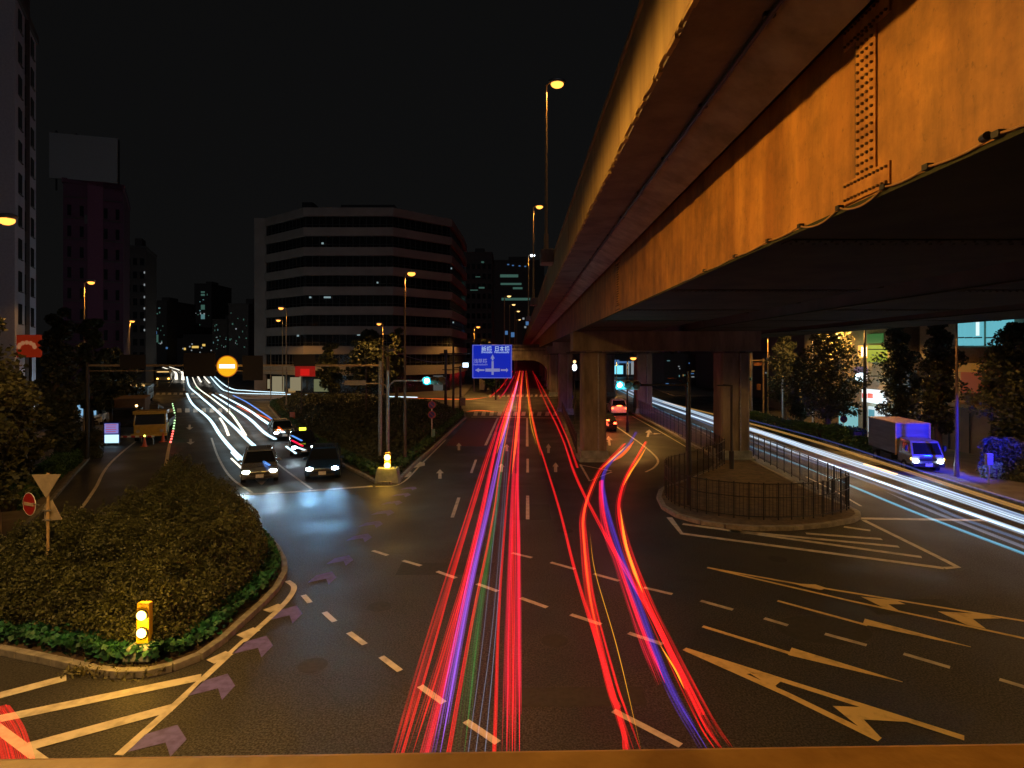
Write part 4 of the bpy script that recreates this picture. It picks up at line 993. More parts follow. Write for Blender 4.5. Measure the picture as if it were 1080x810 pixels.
# led message stand
ls_ = thing('message_board', 'small blue white illuminated roadworks board on legs left of the yellow truck', 'roadworks sign', P(118,470)+Vector((0,0,0)), R(5))
m = MB(); m.box((0,0,1.0),(1.15,.1,1.55)); m.build('frame', sign_blue, ls_)
m = MB(); m.box((0,-.06,1.3),(.98,.03,.75)); m.build('upper_panel', emit('panel_lilac',(.35,.33,.9),.6), ls_)
m = MB()
for q in range(4): m.box((-.02,-.08,1.58-q*.17),(.8-.1*(q%2),.02,.06))
m.build('text_lines', emit('panel_red',(.7,.15,.3),.5), ls_)
m = MB(); m.box((.02,-.06,.52),(1.0,.03,.62)); m.build('lower_panel', emit('panel_white',(.55,.85,1.0),1.3), ls_)
m = MB()
for sx in (-.45,.45): m.cyl((sx,.1,0),(sx,.05,1.0),.03)
m.build('legs', galv, ls_)
def cone(loc, label, group=None):
    t = thing('traffic_cone', label, 'traffic cone', loc, 0, group)
    m = MB(); m.cyl((0,0,.04),(0,0,.72),.16,.035,16); m.build('body', mat('cone_orange',(.6,.10,.02),.5), t); m = MB(); m.box((0,0,.02),(.42,.42,.04)); m.build('base', mat('cone_orange',(.6,.10,.02),.5), t)
    m = MB(); m.cyl((0,0,.32),(0,0,.5),.103,.073,16); m.build('white_band', white_p, t); return t
k0 = cone(P(152.5,471), 'orange traffic cone before the yellow works truck')
m = MB(); m.ball((0,0,.8),.07,8,6); m.build('warning_lamp', emit('yellow_lamp',(.8,.9,.1),6), k0)
cone(P(172,466), 'red lit traffic cone at the foot of the string of lights'); cone(P(97,455), 'traffic cone on the left pavement under the trees')
br = thing('barrier', 'low striped barrier before the yellow works truck', 'barrier', P(140,469), R(3))
m = MB(); m.bb((-2.0,-.03,.55),(1.6,.03,.68)); m.build('top_rail', white_p, br); m = MB(); 
for q in range(6): m.bb((-1.9+q*.6,-.035,.552),(-1.6+q*.6,.035,.678))
m.build('red_stripes', sign_red, br); m = MB(); m.bb((-1.9,-.03,0),(-1.85,.03,.6)); m.bb((1.5,-.03,0),(1.55,.03,.6)); m.build('legs', galv, br)
# string of little warning lights along the works zone
sl = thing('warning_light_string', 'curved string of tiny green and red lights beside the works truck', 'light string')
pts = crom([P(180,466,.6), P(183,452,.9), P(184.5,438,1.2), P(182,426,1.3)], 10); m = MB(); m.path(pts, .02, 6); m.build('cord', dark, sl)
for q, p in enumerate(pts[::2]):
    m = MB(); m.ball(p, .07, 8, 6); m.build('bulb', emit('bulb_green',(.5,.9,.4),2.5) if q > 4 else emit('bulb_red',(1,.1,.08),5), sl)
# bus and van further up the left road
def bus(loc, rz, label, c, w_=2.4, L=9, h=2.9, hl=hl_em, glow=None):
    t = thing('bus', label, 'bus', loc, rz); m = MB(); m.bb((-w_/2,0,.45),(w_/2,L,h)); m.build('body', c, t, bevel=.12)
    m = MB(); m.bb((-w_/2+.15,-.03,1.3),(w_/2-.15,.02,2.4)); m.build('windscreen', glow or glassd, t); m = MB(); m.bb((-w_/2+.4,-.03,2.5),(w_/2-.4,.02,2.75)); m.build('destination_board', emit('dest_board',(1,.6,.2),1.0), t)
    m = MB(); m.bb((-w_/2-.02,.8,1.4),(-w_/2+.02,L-.5,2.3)); m.bb((w_/2-.02,.8,1.4),(w_/2+.02,L-.5,2.3)); m.build('side_windows', glow or glassd, t)
    for sx in (-1,1):
        m = MB(); m.ball((sx*w_*.36,-.04,.85),.2,10,6,(1,.5,.8)); m.build('headlight', hl, t)
        for y in (2,L-2.2): m = MB(); m.cyl((sx*(w_/2-.28),y,.48),(sx*(w_/2+.02),y,.48),.48,n=18); m.build('wheel', tyre, t)
    return t
bus(P(143,427)+Vector((0,.4,0)), R(27), 'pale blue bus with a dazzling headlight behind the works trucks', mat('bus_blue',(.18,.32,.5),.3), 2.5, 9, 2.6)
bus(P(171,403)+Vector((0,.4,0)), R(28), 'distant bus with two amber front lamps up the left road', mat('bus_cream',(.5,.33,.15),.4), 3.4, 9, 3.2, hl=emit('amber_head',(1,.5,.08),10))
kk_ = thing('added_kiosk', 'small added kiosk with pale blue lit window under the left trees', 'kiosk', at(88,56), R(30))  # kiosk added to give the bluish lit spots under the trees
m = MB(); m.bb((-1.2,0,0),(1.2,1.6,2.7)); m.build('wall', sign_back, kk_); m = MB(); m.bb((-1.0,-.05,.9),(1.0,.02,2.2)); m.build('window', emit('kiosk_glass',(.3,.6,.9),.7), kk_)
m = MB(); m.bb((-1.4,-.4,2.71),(1.4,1.8,2.85)); m.build('roof', dark, kk_)
vn = car(P(80,452)+Vector((-.6,3,.13)), R(30), 'pale van parked under the left trees', white_p, 1.15, tall=.35, name='van', cat='van')
light('POINT', tuple(P(84,448)+Vector((.6,.5,3))), 260, (.6,.85,1), .3, name='kiosk_fill_light')  # bodiless light added to brighten the pavement by the kiosk

# ------------------------------------------------------------------ signals, flashers, signs, poles
cyan_em = emit('signal_cyan', (.01,.55,.75), 1.5); cyan_core = emit('signal_core', (.75,1,1.0), 30)
def signal(loc, label, pole_h, arm_dx, facing=0, body_w=1.25, r=.15, sc=1, polem=galv, curve=True, em=cyan_core, lit=0, power=30, color=(.05,.75,1.0)):
    t = thing('traffic_signal', label, 'traffic signal', loc, facing)
    m = MB(); m.cyl((0,0,0),(0,0,pole_h+.6),.1,.08,12); m.build('pole', polem, t)
    s = 1 if arm_dx > 0 else -1
    pts = [Vector((0,0,pole_h-.7)), Vector((s*.1,0,pole_h-.25)), Vector((s*.4,0,pole_h)), Vector((arm_dx,0,pole_h))] if curve else [Vector((0,0,pole_h)), Vector((arm_dx,0,pole_h))]
    m = MB(); m.path(pts, .045, 8); m.build('arm', polem, t)
    cx = arm_dx; z = pole_h
    m = MB(); m.box((cx, -.08, z), (body_w, .2, .42)); hd = m.build('signal_head', mat('signal_grey', (.22,.24,.25), .5), t, bevel=.04)
    for q in range(3):
        x = cx - body_w*.33 + q*body_w*.33
        m = MB(); m.cyl((x,-.185,z),(x,-.2,z),r,n=20); ln = m.build('lens', em if q == lit else mat('dark_lens', (.05,.03,.02), .2), hd)
        if q == lit: m = MB(); m.ball((x,-.2,z),r*.55,14,8,(1,.35,1)); m.build('lens_centre', cyan_core, hd, smooth=True)
        m = MB()
        for a in range(12):
            a0 = math.pi*a/12; a1 = math.pi*(a+1)/12
            m.add([(x+math.cos(a0)*r*1.1,-.19,z+math.sin(a0)*r*1.1),(x+math.cos(a1)*r*1.1,-.19,z+math.sin(a1)*r*1.1),(x+math.cos(a1)*r*1.1,-.4,z+math.sin(a1)*r*1.1),(x+math.cos(a0)*r*1.1,-.4,z+math.sin(a0)*r*1.1)], [(0,1,2,3)])
        m.build('visor', black, hd)
    if power: light('POINT', (cx-body_w*.33,-.45,z), power, color, .12, parent=t, name='signal_glow')
    return t
p = P(409,497); signal(p, 'cyan lit signal on a curved arm rising behind the amber flasher', hz(401.5,p.y), 2.75, body_w=1.3, polem=galv, em=cyan_em, power=90, r=.24)
p = P(726.5,536); signal(p, 'cyan lit signal reaching left from the dark pole on the fenced island', hz(406,p.y), -2.75, body_w=1.1, r=.17, polem=dark, curve=False, em=cyan_em, power=60)
p = P(785.5,441); signal(p, 'small green lit signal on a slim pole beyond the second pier', hz(399.5,p.y), .2, body_w=1.1, r=.16, polem=orangepole, curve=False, em=emit('signal_green',(.01,.6,.4),1.6), power=30, color=(.05,.9,.5))
# gantry of the far crossing
gt = thing('sign_gantry', 'small amber lit pole frame beyond the second pier', 'gantry', at(800,66))
m = MB(); m.cyl((-.9,0,0),(-.9,0,hz(372,66)),.08); m.cyl((.55,0,0),(.55,0,hz(378,66)),.1); m.cyl((-1.6,0,hz(380,66)),(.6,0,hz(380,66)),.05); m.build('poles', orangepole, gt)
m = MB(); m.box((-.1,0,hz(384,66)),(.9,.2,.4)); m.box((0,0,hz(408,66)),(.4,.2,.7)); m.build('panels', mat('amber_panel',(.3,.12,.04),.6), gt)
m = MB(); m.cyl((4.6,0,0),(4.6,0,hz(371,66)),.06)
# left road gantry with boards
LG = 38.0; zg = hz(385.5, LG)
gx0 = at(92,LG).x; gx1 = at(401,LG).x
gt = thing('road_gantry', 'long slim gantry crossing the left road with dark sign boards hung on it', 'gantry', (gx1, LG, 0))
m = MB(); m.cyl((0,0,0),(0,0,hz(381,LG)),.12,.11,12); m.build('pole', galv, gt)
m = MB(); m.cyl((gx0-gx1,0,0),(gx0-gx1,0,zg+.2),.12,n=12); m.build('pole', dark, gt)
m = MB(); m.cyl((gx0-gx1,0,zg),(0,0,zg),.07,n=8); m.cyl((gx0-gx1,.15,zg-.35),(gx0-gx1+14,.15,zg-.35),.03,n=6); m.build('beam', orangepole, gt)
for (x0,x1,y0,y1) in ((128,155,374,389),(195,228,372,397),(257,278,375,401),(311,333,374,386)):
    a = at(x0,LG); b = at(x1,LG); m = MB(); m.bb((a.x-gx1,-.16,hz(y1,LG)),(b.x-gx1,-.1,hz(y0,LG))); m.build('sign_board', mat('board_back',(.025,.02,.018),.8), gt)
a = at(312,LG); b = at(333,LG); m = MB(); m.bb((a.x-gx1+.01,-.16,hz(397,LG)),(b.x-gx1,-.1,hz(386.3,LG))); m.build('red_lamp_board', emit('dim_red_board',(.8,.01,.01),.25), gt)
m = MB(); m.bb((a.x-gx1+.35,-.18,hz(396,LG)),(b.x-gx1-.35,-.15,hz(389,LG))); m.build('red_glow_panel', emit('red_board2',(1,.01,.01),.55), gt)
p = at(240,37.7); t = thing('no_entry_sign', 'round yellow lit no entry sign hanging from the gantry over the left road', 'sign', (p.x,37.7,hz(386.3,37.7)))
m = MB(); m.cyl((0,0,0),(0,-.06,0),.66,n=40); fc = m.build('disc', emit('amber_disc',(1,.50,.01),.95), t)
m = MB(); m.box((0,-.075,0),(.98,.02,.24)); m.build('bar', emit('bar_white',(1,.95,.8),2.2), fc)
m = MB()
for q in range(40):
    a0 = 2*math.pi*q/40; a1 = 2*math.pi*(q+1)/40; m.cyl((math.cos(a0)*.66,-.05,math.sin(a0)*.66),(math.cos(a1)*.66,-.05,math.sin(a1)*.66),.03,n=6)
m.build('rim', emit('amber_rim',(.9,.2,.01),.5), fc)
m = MB(); m.cyl((0,.1,-.7),(0,.1,-3.2),.03); m.build('bracket', galv, t)
# second horizontal sign arm of the signal pole
t = thing('name_board', 'narrow pale name board on a horizontal arm left of the cyan signal', 'sign board', P(407.5,493)+Vector((.0,.4,0)))
d = t.location.y; m = MB(); m.cyl((0,0,0),(0,0,hz(376,d)),.11,.1,12); m.build('pole', brownpole, t)
zz = hz(404.5,d); m = MB(); m.path([Vector((0,0,zz-.5)),Vector((-.15,0,zz-.1)),Vector((-.45,0,zz)),Vector((-2.8,0,zz))],.04,8); m.build('arm', orangepole, t)
m = MB(); m.box((-2.0,-.05,zz+.05),(1.3,.05,.3)); m.build('board', sign_back, t)
# slim bare poles in the median
for x, y, top, lb, mm in ((424,492,300,'x',None),(386,448,380,'thin red brown pole in the median left of the gantry pole',brownpole),(318,444,376,'thin pale pole at the left tip of the median',brownpole),(285.5,424,368,'pinkish slim pole at the far end of the median',orangepole)):
    if mm is None: continue
    p = P(x,y); t = thing('slim_pole', lb, 'pole', p); m = MB(); m.cyl((0,0,0),(0,0,hz(top,p.y)),.06,.05,8); m.build('shaft', mm, t); m = MB(); m.box((0,0,.06),(.3,.3,.12)); m.build('base_plate', galv, t)
# dark utility poles by the blue sign
for x, y, top, lb in ((470,436,369,'dark utility pole left of the blue direction sign'),):
    p = P(x,y); t = thing('utility_pole', lb, 'pole', p); m = MB(); m.cyl((0,0,0),(0,0,hz(top,p.y)),.17,.14,12); m.build('shaft', dark, t)
    m = MB(); m.box((.6,0,hz(373,p.y)),(2.6,.08,.1)); m.box((0,0,hz(371,p.y)),(.4,.4,.5)); m.cyl((-.4,0,hz(390,p.y)),(1.8,0,hz(390,p.y)),.05); m.build('cross_arms', dark, t)
# wire
m = MB(); a = at(424,36,hz(374,36)); b = at(470,68,hz(381,68)); pts = [a.lerp(b,i/10)+Vector((0,0,-.25*4*(i/10)*(1-i/10))) for i in range(11)]; m.path(pts,.02,5)
tag(m.build('overhead_wire', dark), 'thin overhead wire from the tall lamp to the utility pole', 'wire')
# small lit pedestrian sign
p = at(485.5,66.5); t = thing('crossing_sign', 'small white lit box sign on the dark pole left of the blue direction sign', 'sign', (p.x,66.5,0))
m = MB(); m.cyl((0,0,0),(0,0,hz(386,66.5)),.13,.12); m.build('pole', dark, t); m = MB(); m.box((.6,-.1,hz(385.5,66.5)),(.6,.25,.6)); m.build('lamp_box', emit('lit_box',(.65,.85,1),3.2), t)
m = MB(); m.box((.3,-.2,1.6),(.6,.2,.9)); m.build('cabinet', mat('cabinet',(.2,.15,.14),.6), t)
# blue direction sign
sy0, sy1, d = 363.5, 399, 65.0; a = at(498,d,hz(sy1,d)); b = at(540,d,hz(sy0,d)); cx = (a.x+b.x)/2; cz = (a.z+b.z)/2
bs = thing('direction_sign', 'large blue direction sign with white place names and crossroads arrows above the road', 'road sign', (cx, d, 0))
sw, sh = b.x-a.x, b.z-a.z
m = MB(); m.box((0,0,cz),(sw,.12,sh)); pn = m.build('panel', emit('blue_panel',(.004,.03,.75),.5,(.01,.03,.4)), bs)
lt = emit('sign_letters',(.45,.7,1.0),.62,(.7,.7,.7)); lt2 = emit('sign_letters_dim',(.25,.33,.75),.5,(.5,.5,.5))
m = MB()
for zz_, hh in ((cz+sh/2-.06,.05),(cz-sh/2+.06,.05)): m.box((0,-.068,zz_),(sw-.12,.01,hh))
for xx in (-sw/2+.08, sw/2-.08): m.box((xx,-.068,cz),(.05,.01,sh-.18))
m.build('border', lt2, pn)
m = MB(); ax = .06
m.box((ax,-.07,cz-.72),(.24,.012,1.5)); m.box((ax,-.07,cz+.18),(.12,.012,.12))
m.add([(ax-.24,-.074,cz+.32),(ax+.24,-.074,cz+.32),(ax,-.074,cz+.80),(ax-.24,-.08,cz+.32),(ax+.24,-.08,cz+.32),(ax,-.08,cz+.80)], [(0,1,2),(3,4,5)])
m.box((ax,-.07,cz+.22),(.18,.012,.22))
m.box((ax,-.066,cz-.95),(1.6,.012,.34)); m.box((ax-1.2,-.066,cz-.95),(.6,.012,.2)); m.box((ax+1.2,-.066,cz-.95),(.6,.012,.2))
m.add([(ax-1.5,-.074,cz-.70),(ax-1.5,-.074,cz-1.2),(ax-1.95,-.074,cz-.95)], [(0,1,2)]); m.add([(ax+1.5,-.074,cz-.70),(ax+1.5,-.074,cz-1.2),(ax+1.75,-.074,cz-.95)], [(0,1,2)])
m.build('arrows', lt2, pn)
def text(s, size, loc, mt_, parent, name='lettering', width=None, rot=(R(90),0,0)):
    cu = bpy.data.curves.new(name, 'FONT'); cu.body = s; cu.size = size; cu.extrude = .004; cu.align_x = 'LEFT'; cu.offset = size*.012
    o = bpy.data.objects.new('tmp', cu); COL.objects.link(o); dg = bpy.context.evaluated_depsgraph_get()
    me = bpy.data.meshes.new_from_object(o.evaluated_get(dg)); bpy.data.objects.remove(o)
    me.name = name; me.materials.clear(); me.materials.append(mt_)
    r = bpy.data.objects.new(name, me); COL.objects.link(r); r.parent = parent; r.location = loc; r.rotation_euler = rot
    if width and len(me.vertices):
        xs = [v.co.x for v in me.vertices]; r.scale = (width/(max(xs)-min(xs)), 1, 1)
    return r
text('新橋', .62, (-1.18,-.075,cz+1.18), lt, pn, width=1.15); text('日本橋', .62, (.25,-.075,cz+1.18), lt, pn, width=1.6)
text('Shimbashi', .30, (-1.2,-.075,cz+.93), lt, pn, width=1.2); text('Nihombashi', .30, (.25,-.075,cz+.93), lt, pn, width=1.6)
text('浅草橋', .5, (-2.05,-.075,cz-.12), lt2, pn, width=1.5); text('Asakusabashi', .28, (-2.1,-.075,cz-.42), lt2, pn, width=1.6)
m = MB(); px_ = at(478,d).x - cx; m.cyl((px_,.15,0),(px_,.15,hz(362,d)),.14,.12,12); m.build('pole', dark, bs)
m = MB(); m.cyl((px_,.15,cz+.9),(sw/2-.3,.15,cz+.9),.06); m.cyl((px_,.15,cz-.7),(sw/2-.3,.15,cz-.7),.06); m.build('mast_arm', dark, bs)
# amber double flashers
amb = emit('flasher_amber', (1,.58,.11), 12)
def flasher(loc, label, base_z, base_r, lampz, post_w, r, power, bm=plinthm, basew=None):
    t = thing('warning_flasher', label, 'warning light', loc)
    m = MB()
    if basew: m.loft([[Vector((x*basew/2*(1 if k == 0 else .8), y*.35*(1 if k == 0 else .8), z)) for x, y in ((-1,-1),(1,-1),(1,1),(-1,1))] for k, z in enumerate((0, base_z))])
    m.build('concrete_base', bm, t, bevel=.04)
    m = MB(); m.box((0,0,(base_z+lampz[1]+.25)/2),(post_w,.16,lampz[1]+.25-base_z)); bd = m.build('post', mat('yellow_post', (.7,.42,.02), .5), t, bevel=.03)
    m = MB()
    for z in lampz: m.cyl((0,-.085,z),(0,-.12,z),r*1.25,n=20)
    m.build('lamp_housing', black, bd)
    for z in lampz:
        m = MB(); m.ball((0,-.12,z),r,16,10,(1,.45,1)); m.build('lens', amb, bd, smooth=True)
    m = MB(); m.box((0,-.09,base_z+.12),(post_w*.9,.02,.2)); m.build('reflector', mat('yellow_reflector', (.8,.6,.02), .3), bd)
    light('POINT', (0,-.35,sum(lampz)/2), power, (1,.5,.04), .1, parent=t, name='flasher_glow')
    light('POINT', (.0,.1,lampz[1]+.45), power*.5, (1,.45,.04), .1, parent=t, name='flasher_glow')
p = P(160,694); flasher((p.x,p.y-.25,.2), 'amber double flasher standing in the near left shrub island', .28, .3, (hz(663,p.y)-.13, hz(645,p.y)-.13), .28, .105, 38, basew=.6)
p = P(409,509); flasher((p.x,p.y,.0), 'amber double flasher on a grey concrete block at the median tip', .82, .5, (hz(490.5,p.y), hz(482,p.y)), .32, .16, 60, basew=1.35)
# yield sign back and no-entry disc in near island
p = at(50.5,15.6); t = thing('sign_post', 'back of a triangular sign and plate on an amber lit post in the shrubs', 'road sign', p)
m = MB(); m.cyl((0,0,0),(0,0,hz(499,15.6)),.035,n=10); m.build('post', orangepole, t)
d = 15.55; tri = lambda pts, y0: [(( x-50.5)*d/F, hz(yy,d)) for x, yy in pts]
def plate(pts, name, mt_, yo, parent):
    m = MB(); q = tri(pts, 0); n = len(q); vs = [(a, yo, b) for a, b in q] + [(a, yo+.02, b) for a, b in q]
    m.add(vs, [tuple(range(n)), tuple(range(n,2*n))] + [(i,(i+1)%n,n+(i+1)%n,n+i) for i in range(n)]); return m.build(name, mt_, parent, bevel=.003)
plate([(35,500.5),(66,500),(50.5,525.5)], 'upper_triangle', sign_back, -.06, t); plate([(53,528),(64,549),(45,551),(45,534)], 'lower_plate', sign_back, .05, t)
m = MB(); 
for yy in (504,514,538,548): m.box((0,-.03,hz(yy,15.6)),(.22,.05,.03))
m.build('clamps', galv, t)
p = at(31.5,15.9); t = thing('no_entry_sign', 'red no entry disc with pale bar left of the triangular sign post', 'road sign', (p.x,p.y,hz(531.5,15.9)), R(-25))
m = MB(); m.cyl((0,0,0),(0,-.02,0),.30,n=36); fc = m.build('disc', sign_red, t); m = MB(); m.box((0,-.03,0),(.44,.012,.085)); m.build('bar', mat('sign_bar',(.6,.45,.3),.5), fc)
m = MB(); 
for q in range(36):
    a0 = 2*math.pi*q/36; a1 = 2*math.pi*(q+1)/36; m.cyl((math.cos(a0)*.3,-.012,math.sin(a0)*.3),(math.cos(a1)*.3,-.012,math.sin(a1)*.3),.012,n=5)
m.build('rim', white_p, fc)
m = MB(); m.cyl((-.4,.04,.04),(.55,-.05,.04),.014); m.build('bracket', galv, t)
# no parking discs
def discs(loc, d, ys, x0, post_y, label, plate_=True):
    t = thing('no_parking_signs', label, 'road sign', loc)
    m = MB(); m.cyl((0,0,0),(0,0,hz(ys[0]-6,d)),.035,n=8); m.build('post', white_p, t)
    for yy in ys:
        m = MB(); m.cyl((0,-.04,hz(yy,d)),(0,-.06,hz(yy,d)),.30,n=28); fc = m.build('disc', mat('disc_red',(.35,.06,.12),.4), t)
        m = MB(); m.cyl((0,-.062,hz(yy,d)),(0,-.07,hz(yy,d)),.22,n=28); m.build('blue_centre', mat('disc_blue',(.05,.05,.35),.4), fc)
        m = MB(); m.box((0,-.075,hz(yy,d)),(.46,.008,.06), m=Matrix.Rotation(R(45),3,'Y')); m.build('slash', mat('disc_red',(.35,.06,.12),.4), fc)
    if plate_: m = MB(); m.box((.12,-.05,hz(459,d)),(.26,.03,.95)); m.build('supplement_plate', mat('pale_plate',(.2,.35,.4),.5), t)
p = P(455.5,468); discs(p, p.y, (427,437.3), 0, 0, 'two stacked round no parking discs on a white post at the median edge')
p = P(889.5,464); discs(p, p.y, (432,442), 0, 0, 'two stacked round no parking discs before the bright shop', False)
p = P(601,434); t = thing('keep_left_sign', 'small blue disc on a post by the second pier row', 'road sign', p); m = MB(); m.cyl((0,0,0),(0,0,1.9),.04); m.build('post', galv, t); m = MB(); m.cyl((0,-.04,1.75),(0,-.07,1.75),.4,n=24); m.build('disc', sign_blue, t)
# white lantern far between piers
p = at(606,58); t = thing('hanging_lantern', 'white and amber lantern glowing between the first piers', 'lamp', (p.x,58,0)); m = MB(); m.cyl((0,0,0),(0,0,hz(390,58)),.05); m.build('post', dark, t)
m = MB(); m.ball((0,0,hz(387.5,58)),.28,12,8,(.8,.8,1.2)); m.build('globe', emit('globe_white',(.7,.85,1),6), t); m = MB(); m.ball((0,0,hz(381.5,58)),.15,10,6); m.build('cap_lamp', emit('globe_amber',(1,.55,.2),3), t)
# right side poles
for x, y, top, r_, lb, mm in ((825,452,400,.09,'grey pole beside the far hedge',galv),(793,443,371,.06,'slim grey pole right of the green signal',galv)):
    p = P(x,y); t = thing('slim_pole', lb, 'pole', p); m = MB(); m.cyl((0,0,0),(0,0,hz(top,p.y)),r_,r_*.85,10); m.build('shaft', mm, t); m = MB(); m.cyl((0,0,0),(0,0,.25),r_*1.5,n=10); m.build('base', galv, t)
p = P(1043,514); t = thing('parking_meter', 'grey meter box on a post right of the blue lit pavement', 'meter', p); m = MB(); m.cyl((0,0,0),(0,0,1.1),.05); m.build('post', galv, t); m = MB(); m.box((0,0,1.45),(.32,.2,.6)); m.build('box', mat('meter_grey',(.3,.24,.22),.5), t, bevel=.03)
# dark pole and unlit lamp on the fenced island
p = P(771.5,497); t = thing('island_lamp', 'short unlit lamp post on the fenced island before the second pier', 'lamp post', p); zt3 = hz(406,p.y)
m = MB(); m.cyl((0,0,0),(0,0,1.2),.14,n=12); m.cyl((0,0,1.2),(0,0,zt3),.07,n=10); m.build('pole', dark, t); m = MB(); m.path([Vector((0,0,zt3-.05)),Vector((-.5,0,zt3))],.05); m.box((-.55,0,zt3-.03),(.6,.2,.08)); m.build('arm', dark, t)
p = at(724,42); t = thing('curved_lamp', 'small curved lamp post behind the fence left of the second pier', 'lamp post', p); m = MB(); m.path([Vector(q) for q in ((0,0,0),(0,0,4.2),(-.1,0,4.7),(-.5,0,5.1),(-.9,0,5.2))],.05); m.build('pole', dark, t)
m = MB(); m.box((-1.1,0,5.18),(.45,.15,.08)); m.build('lamp_head', mat('amber_panel',(.3,.12,.04),.6), t)
# red small board in the median
p = P(308.5,446); t = thing('notice_board', 'small orange red notice on a post in the left tip of the median', 'sign', p); m = MB(); m.cyl((0,0,0),(0,0,hz(436,p.y)),.03); m.build('post', galv, t); m = MB(); m.box((0,-.04,hz(438,p.y)),(.5,.04,.65)); m.build('panel', mat('notice_red',(.5,.12,.05),.5), t)

# ------------------------------------------------------------------ fences
def fence(name, pts, h, label, post_gap=1.0, wire=.14, z0=.15, cat='fence', mtl=dark):
    t = thing(name, label, cat); pts = [Vector((p[0],p[1],0)) for p in pts]; cnt = 0
    m = MB(); r_ = MB()
    for a, b in zip(pts[:-1], pts[1:]):
        L = (b-a).length; d_ = (b-a)/L; n = max(1, round(L/post_gap))
        for i in range(n):
            p = a + d_*(L*i/n)
            if cnt < 95: q = MB(); q.cyl((p.x,p.y,z0),(p.x,p.y,z0+h+.06),.028,n=6); q.build('post', mtl, t); cnt += 1
        for z in (.12, .62*h, h): r_.cyl(a+Vector((0,0,z0+z)), b+Vector((0,0,z0+z)), .022, n=5)
        k = int(L/wire)
        for i in range(k):
            p = a + d_*(L*(i+.5)/k); m.box((p.x,p.y,z0+.12+(h-.12)/2),(.014,.014,h-.12))
        for z in range(1, int(h/.2)): m.cyl(a+Vector((0,0,z0+z*.2)), b+Vector((0,0,z0+z*.2)), .004, n=4)
    r_.build('rails', mtl, t); m.build('mesh_panel', mtl, t)
    q = pts[-1]; e = MB(); e.cyl((q.x,q.y,z0),(q.x,q.y,z0+h+.06),.03,n=6); e.build('post', mtl, t)
    return t
fp = crom([P(764,492), P(756,497.5), P(742,503), P(722,510.5), P(708,514.5), P(702,519), P(702,526), P(708,533), P(722,540), P(745,546), P(790,551.5), P(835,552), P(868,549), P(893,542), P(892,536), P(873,525)], 3)
fence('island_fence', fp, 1.45, 'dark mesh fence curving round the nose of the viaduct island', 1.1)
fence('island_fence', [P(873,525), P(835,505.5), P(800,486.5), P(781,475)], 1.45, 'straight dark mesh fence along the right edge of the viaduct island', 1.1)
fence('median_fence', [P(764,492), P(745,477), P(720,463), P(690,447), P(668,434)], 1.5, 'long dark mesh fence between the two roads running back from the island', 1.3)
fence('median_fence', [P(608,482), P(601,462), P(595,445), P(592,436)], 1.4, 'short dark mesh fence behind the first pier', 1.2)
fence('pavement_fence', [P(779,437), P(810,447), P(830,453.5)], .8, 'low pale guard rail along the right pavement by the far hedge', 1.8, .5, mtl=galv)
# low kerb wall behind the first pier
m = MB(); wall_along(m, [P(607,480), P(590,436)], .5, 0, .35); tag(m.build('median_wall', concrete), 'low dark concrete median strip joining the left row of piers', 'median wall')

# ------------------------------------------------------------------ light streaks left by the traffic
def trail(name, pts, h, w_, hh, m_, label, n=6, group=None, cat='light streak', tap=None):
    tap = (m_.name in ('streak_orange','streak_yellow','streak_right_dim','streak_dim_red')) if tap is None else tap
    hs_ = [q[2] if len(q) > 2 else h for q in pts]
    ps = crom([P(q[0], q[1], z) for q, z in zip(pts, hs_)], 8)
    vs = []; fs = []; fil = []; K = 10; L = 0; sd = random.uniform(0, 50)
    for i, p in enumerate(ps):
        t = (ps[min(i+1, len(ps)-1)] - ps[max(i-1, 0)]); t.z = 0; t.normalize(); s = Vector((-t.y, t.x, 0))
        if i: L += (p-ps[i-1]).length
        u = i/(len(ps)-1); tw = min(1, u/.3+.06, (1-u)/.3+.06) if tap else 1
        for k in range(K):
            a = 2*math.pi*k/K; vs.append(p + s*math.cos(a)*w_/2*tw + Vector((0,0,math.sin(a)*hh/2*tw))); fil.append((math.cos(a)*w_*46+sd, math.sin(a)*.8, L*.035))
    for i in range(len(ps)-1):
        for k in range(K): fs.append((i*K+k, i*K+(k+1) % K, (i+1)*K+(k+1) % K, (i+1)*K+k))
    fs += [tuple(range(K)), tuple(range((len(ps)-1)*K, len(ps)*K))]
    me = bpy.data.meshes.new(name); me.from_pydata([tuple(v) for v in vs], [], fs); me.materials.append(m_)
    at_ = me.attributes.new('fil', 'FLOAT_VECTOR', 'POINT')
    for i, f in enumerate(fil): at_.data[i].vector = f
    for p in me.polygons: p.use_smooth = True
    o = bpy.data.objects.new(name, me); COL.objects.link(o); tag(o, label, cat, group); return o
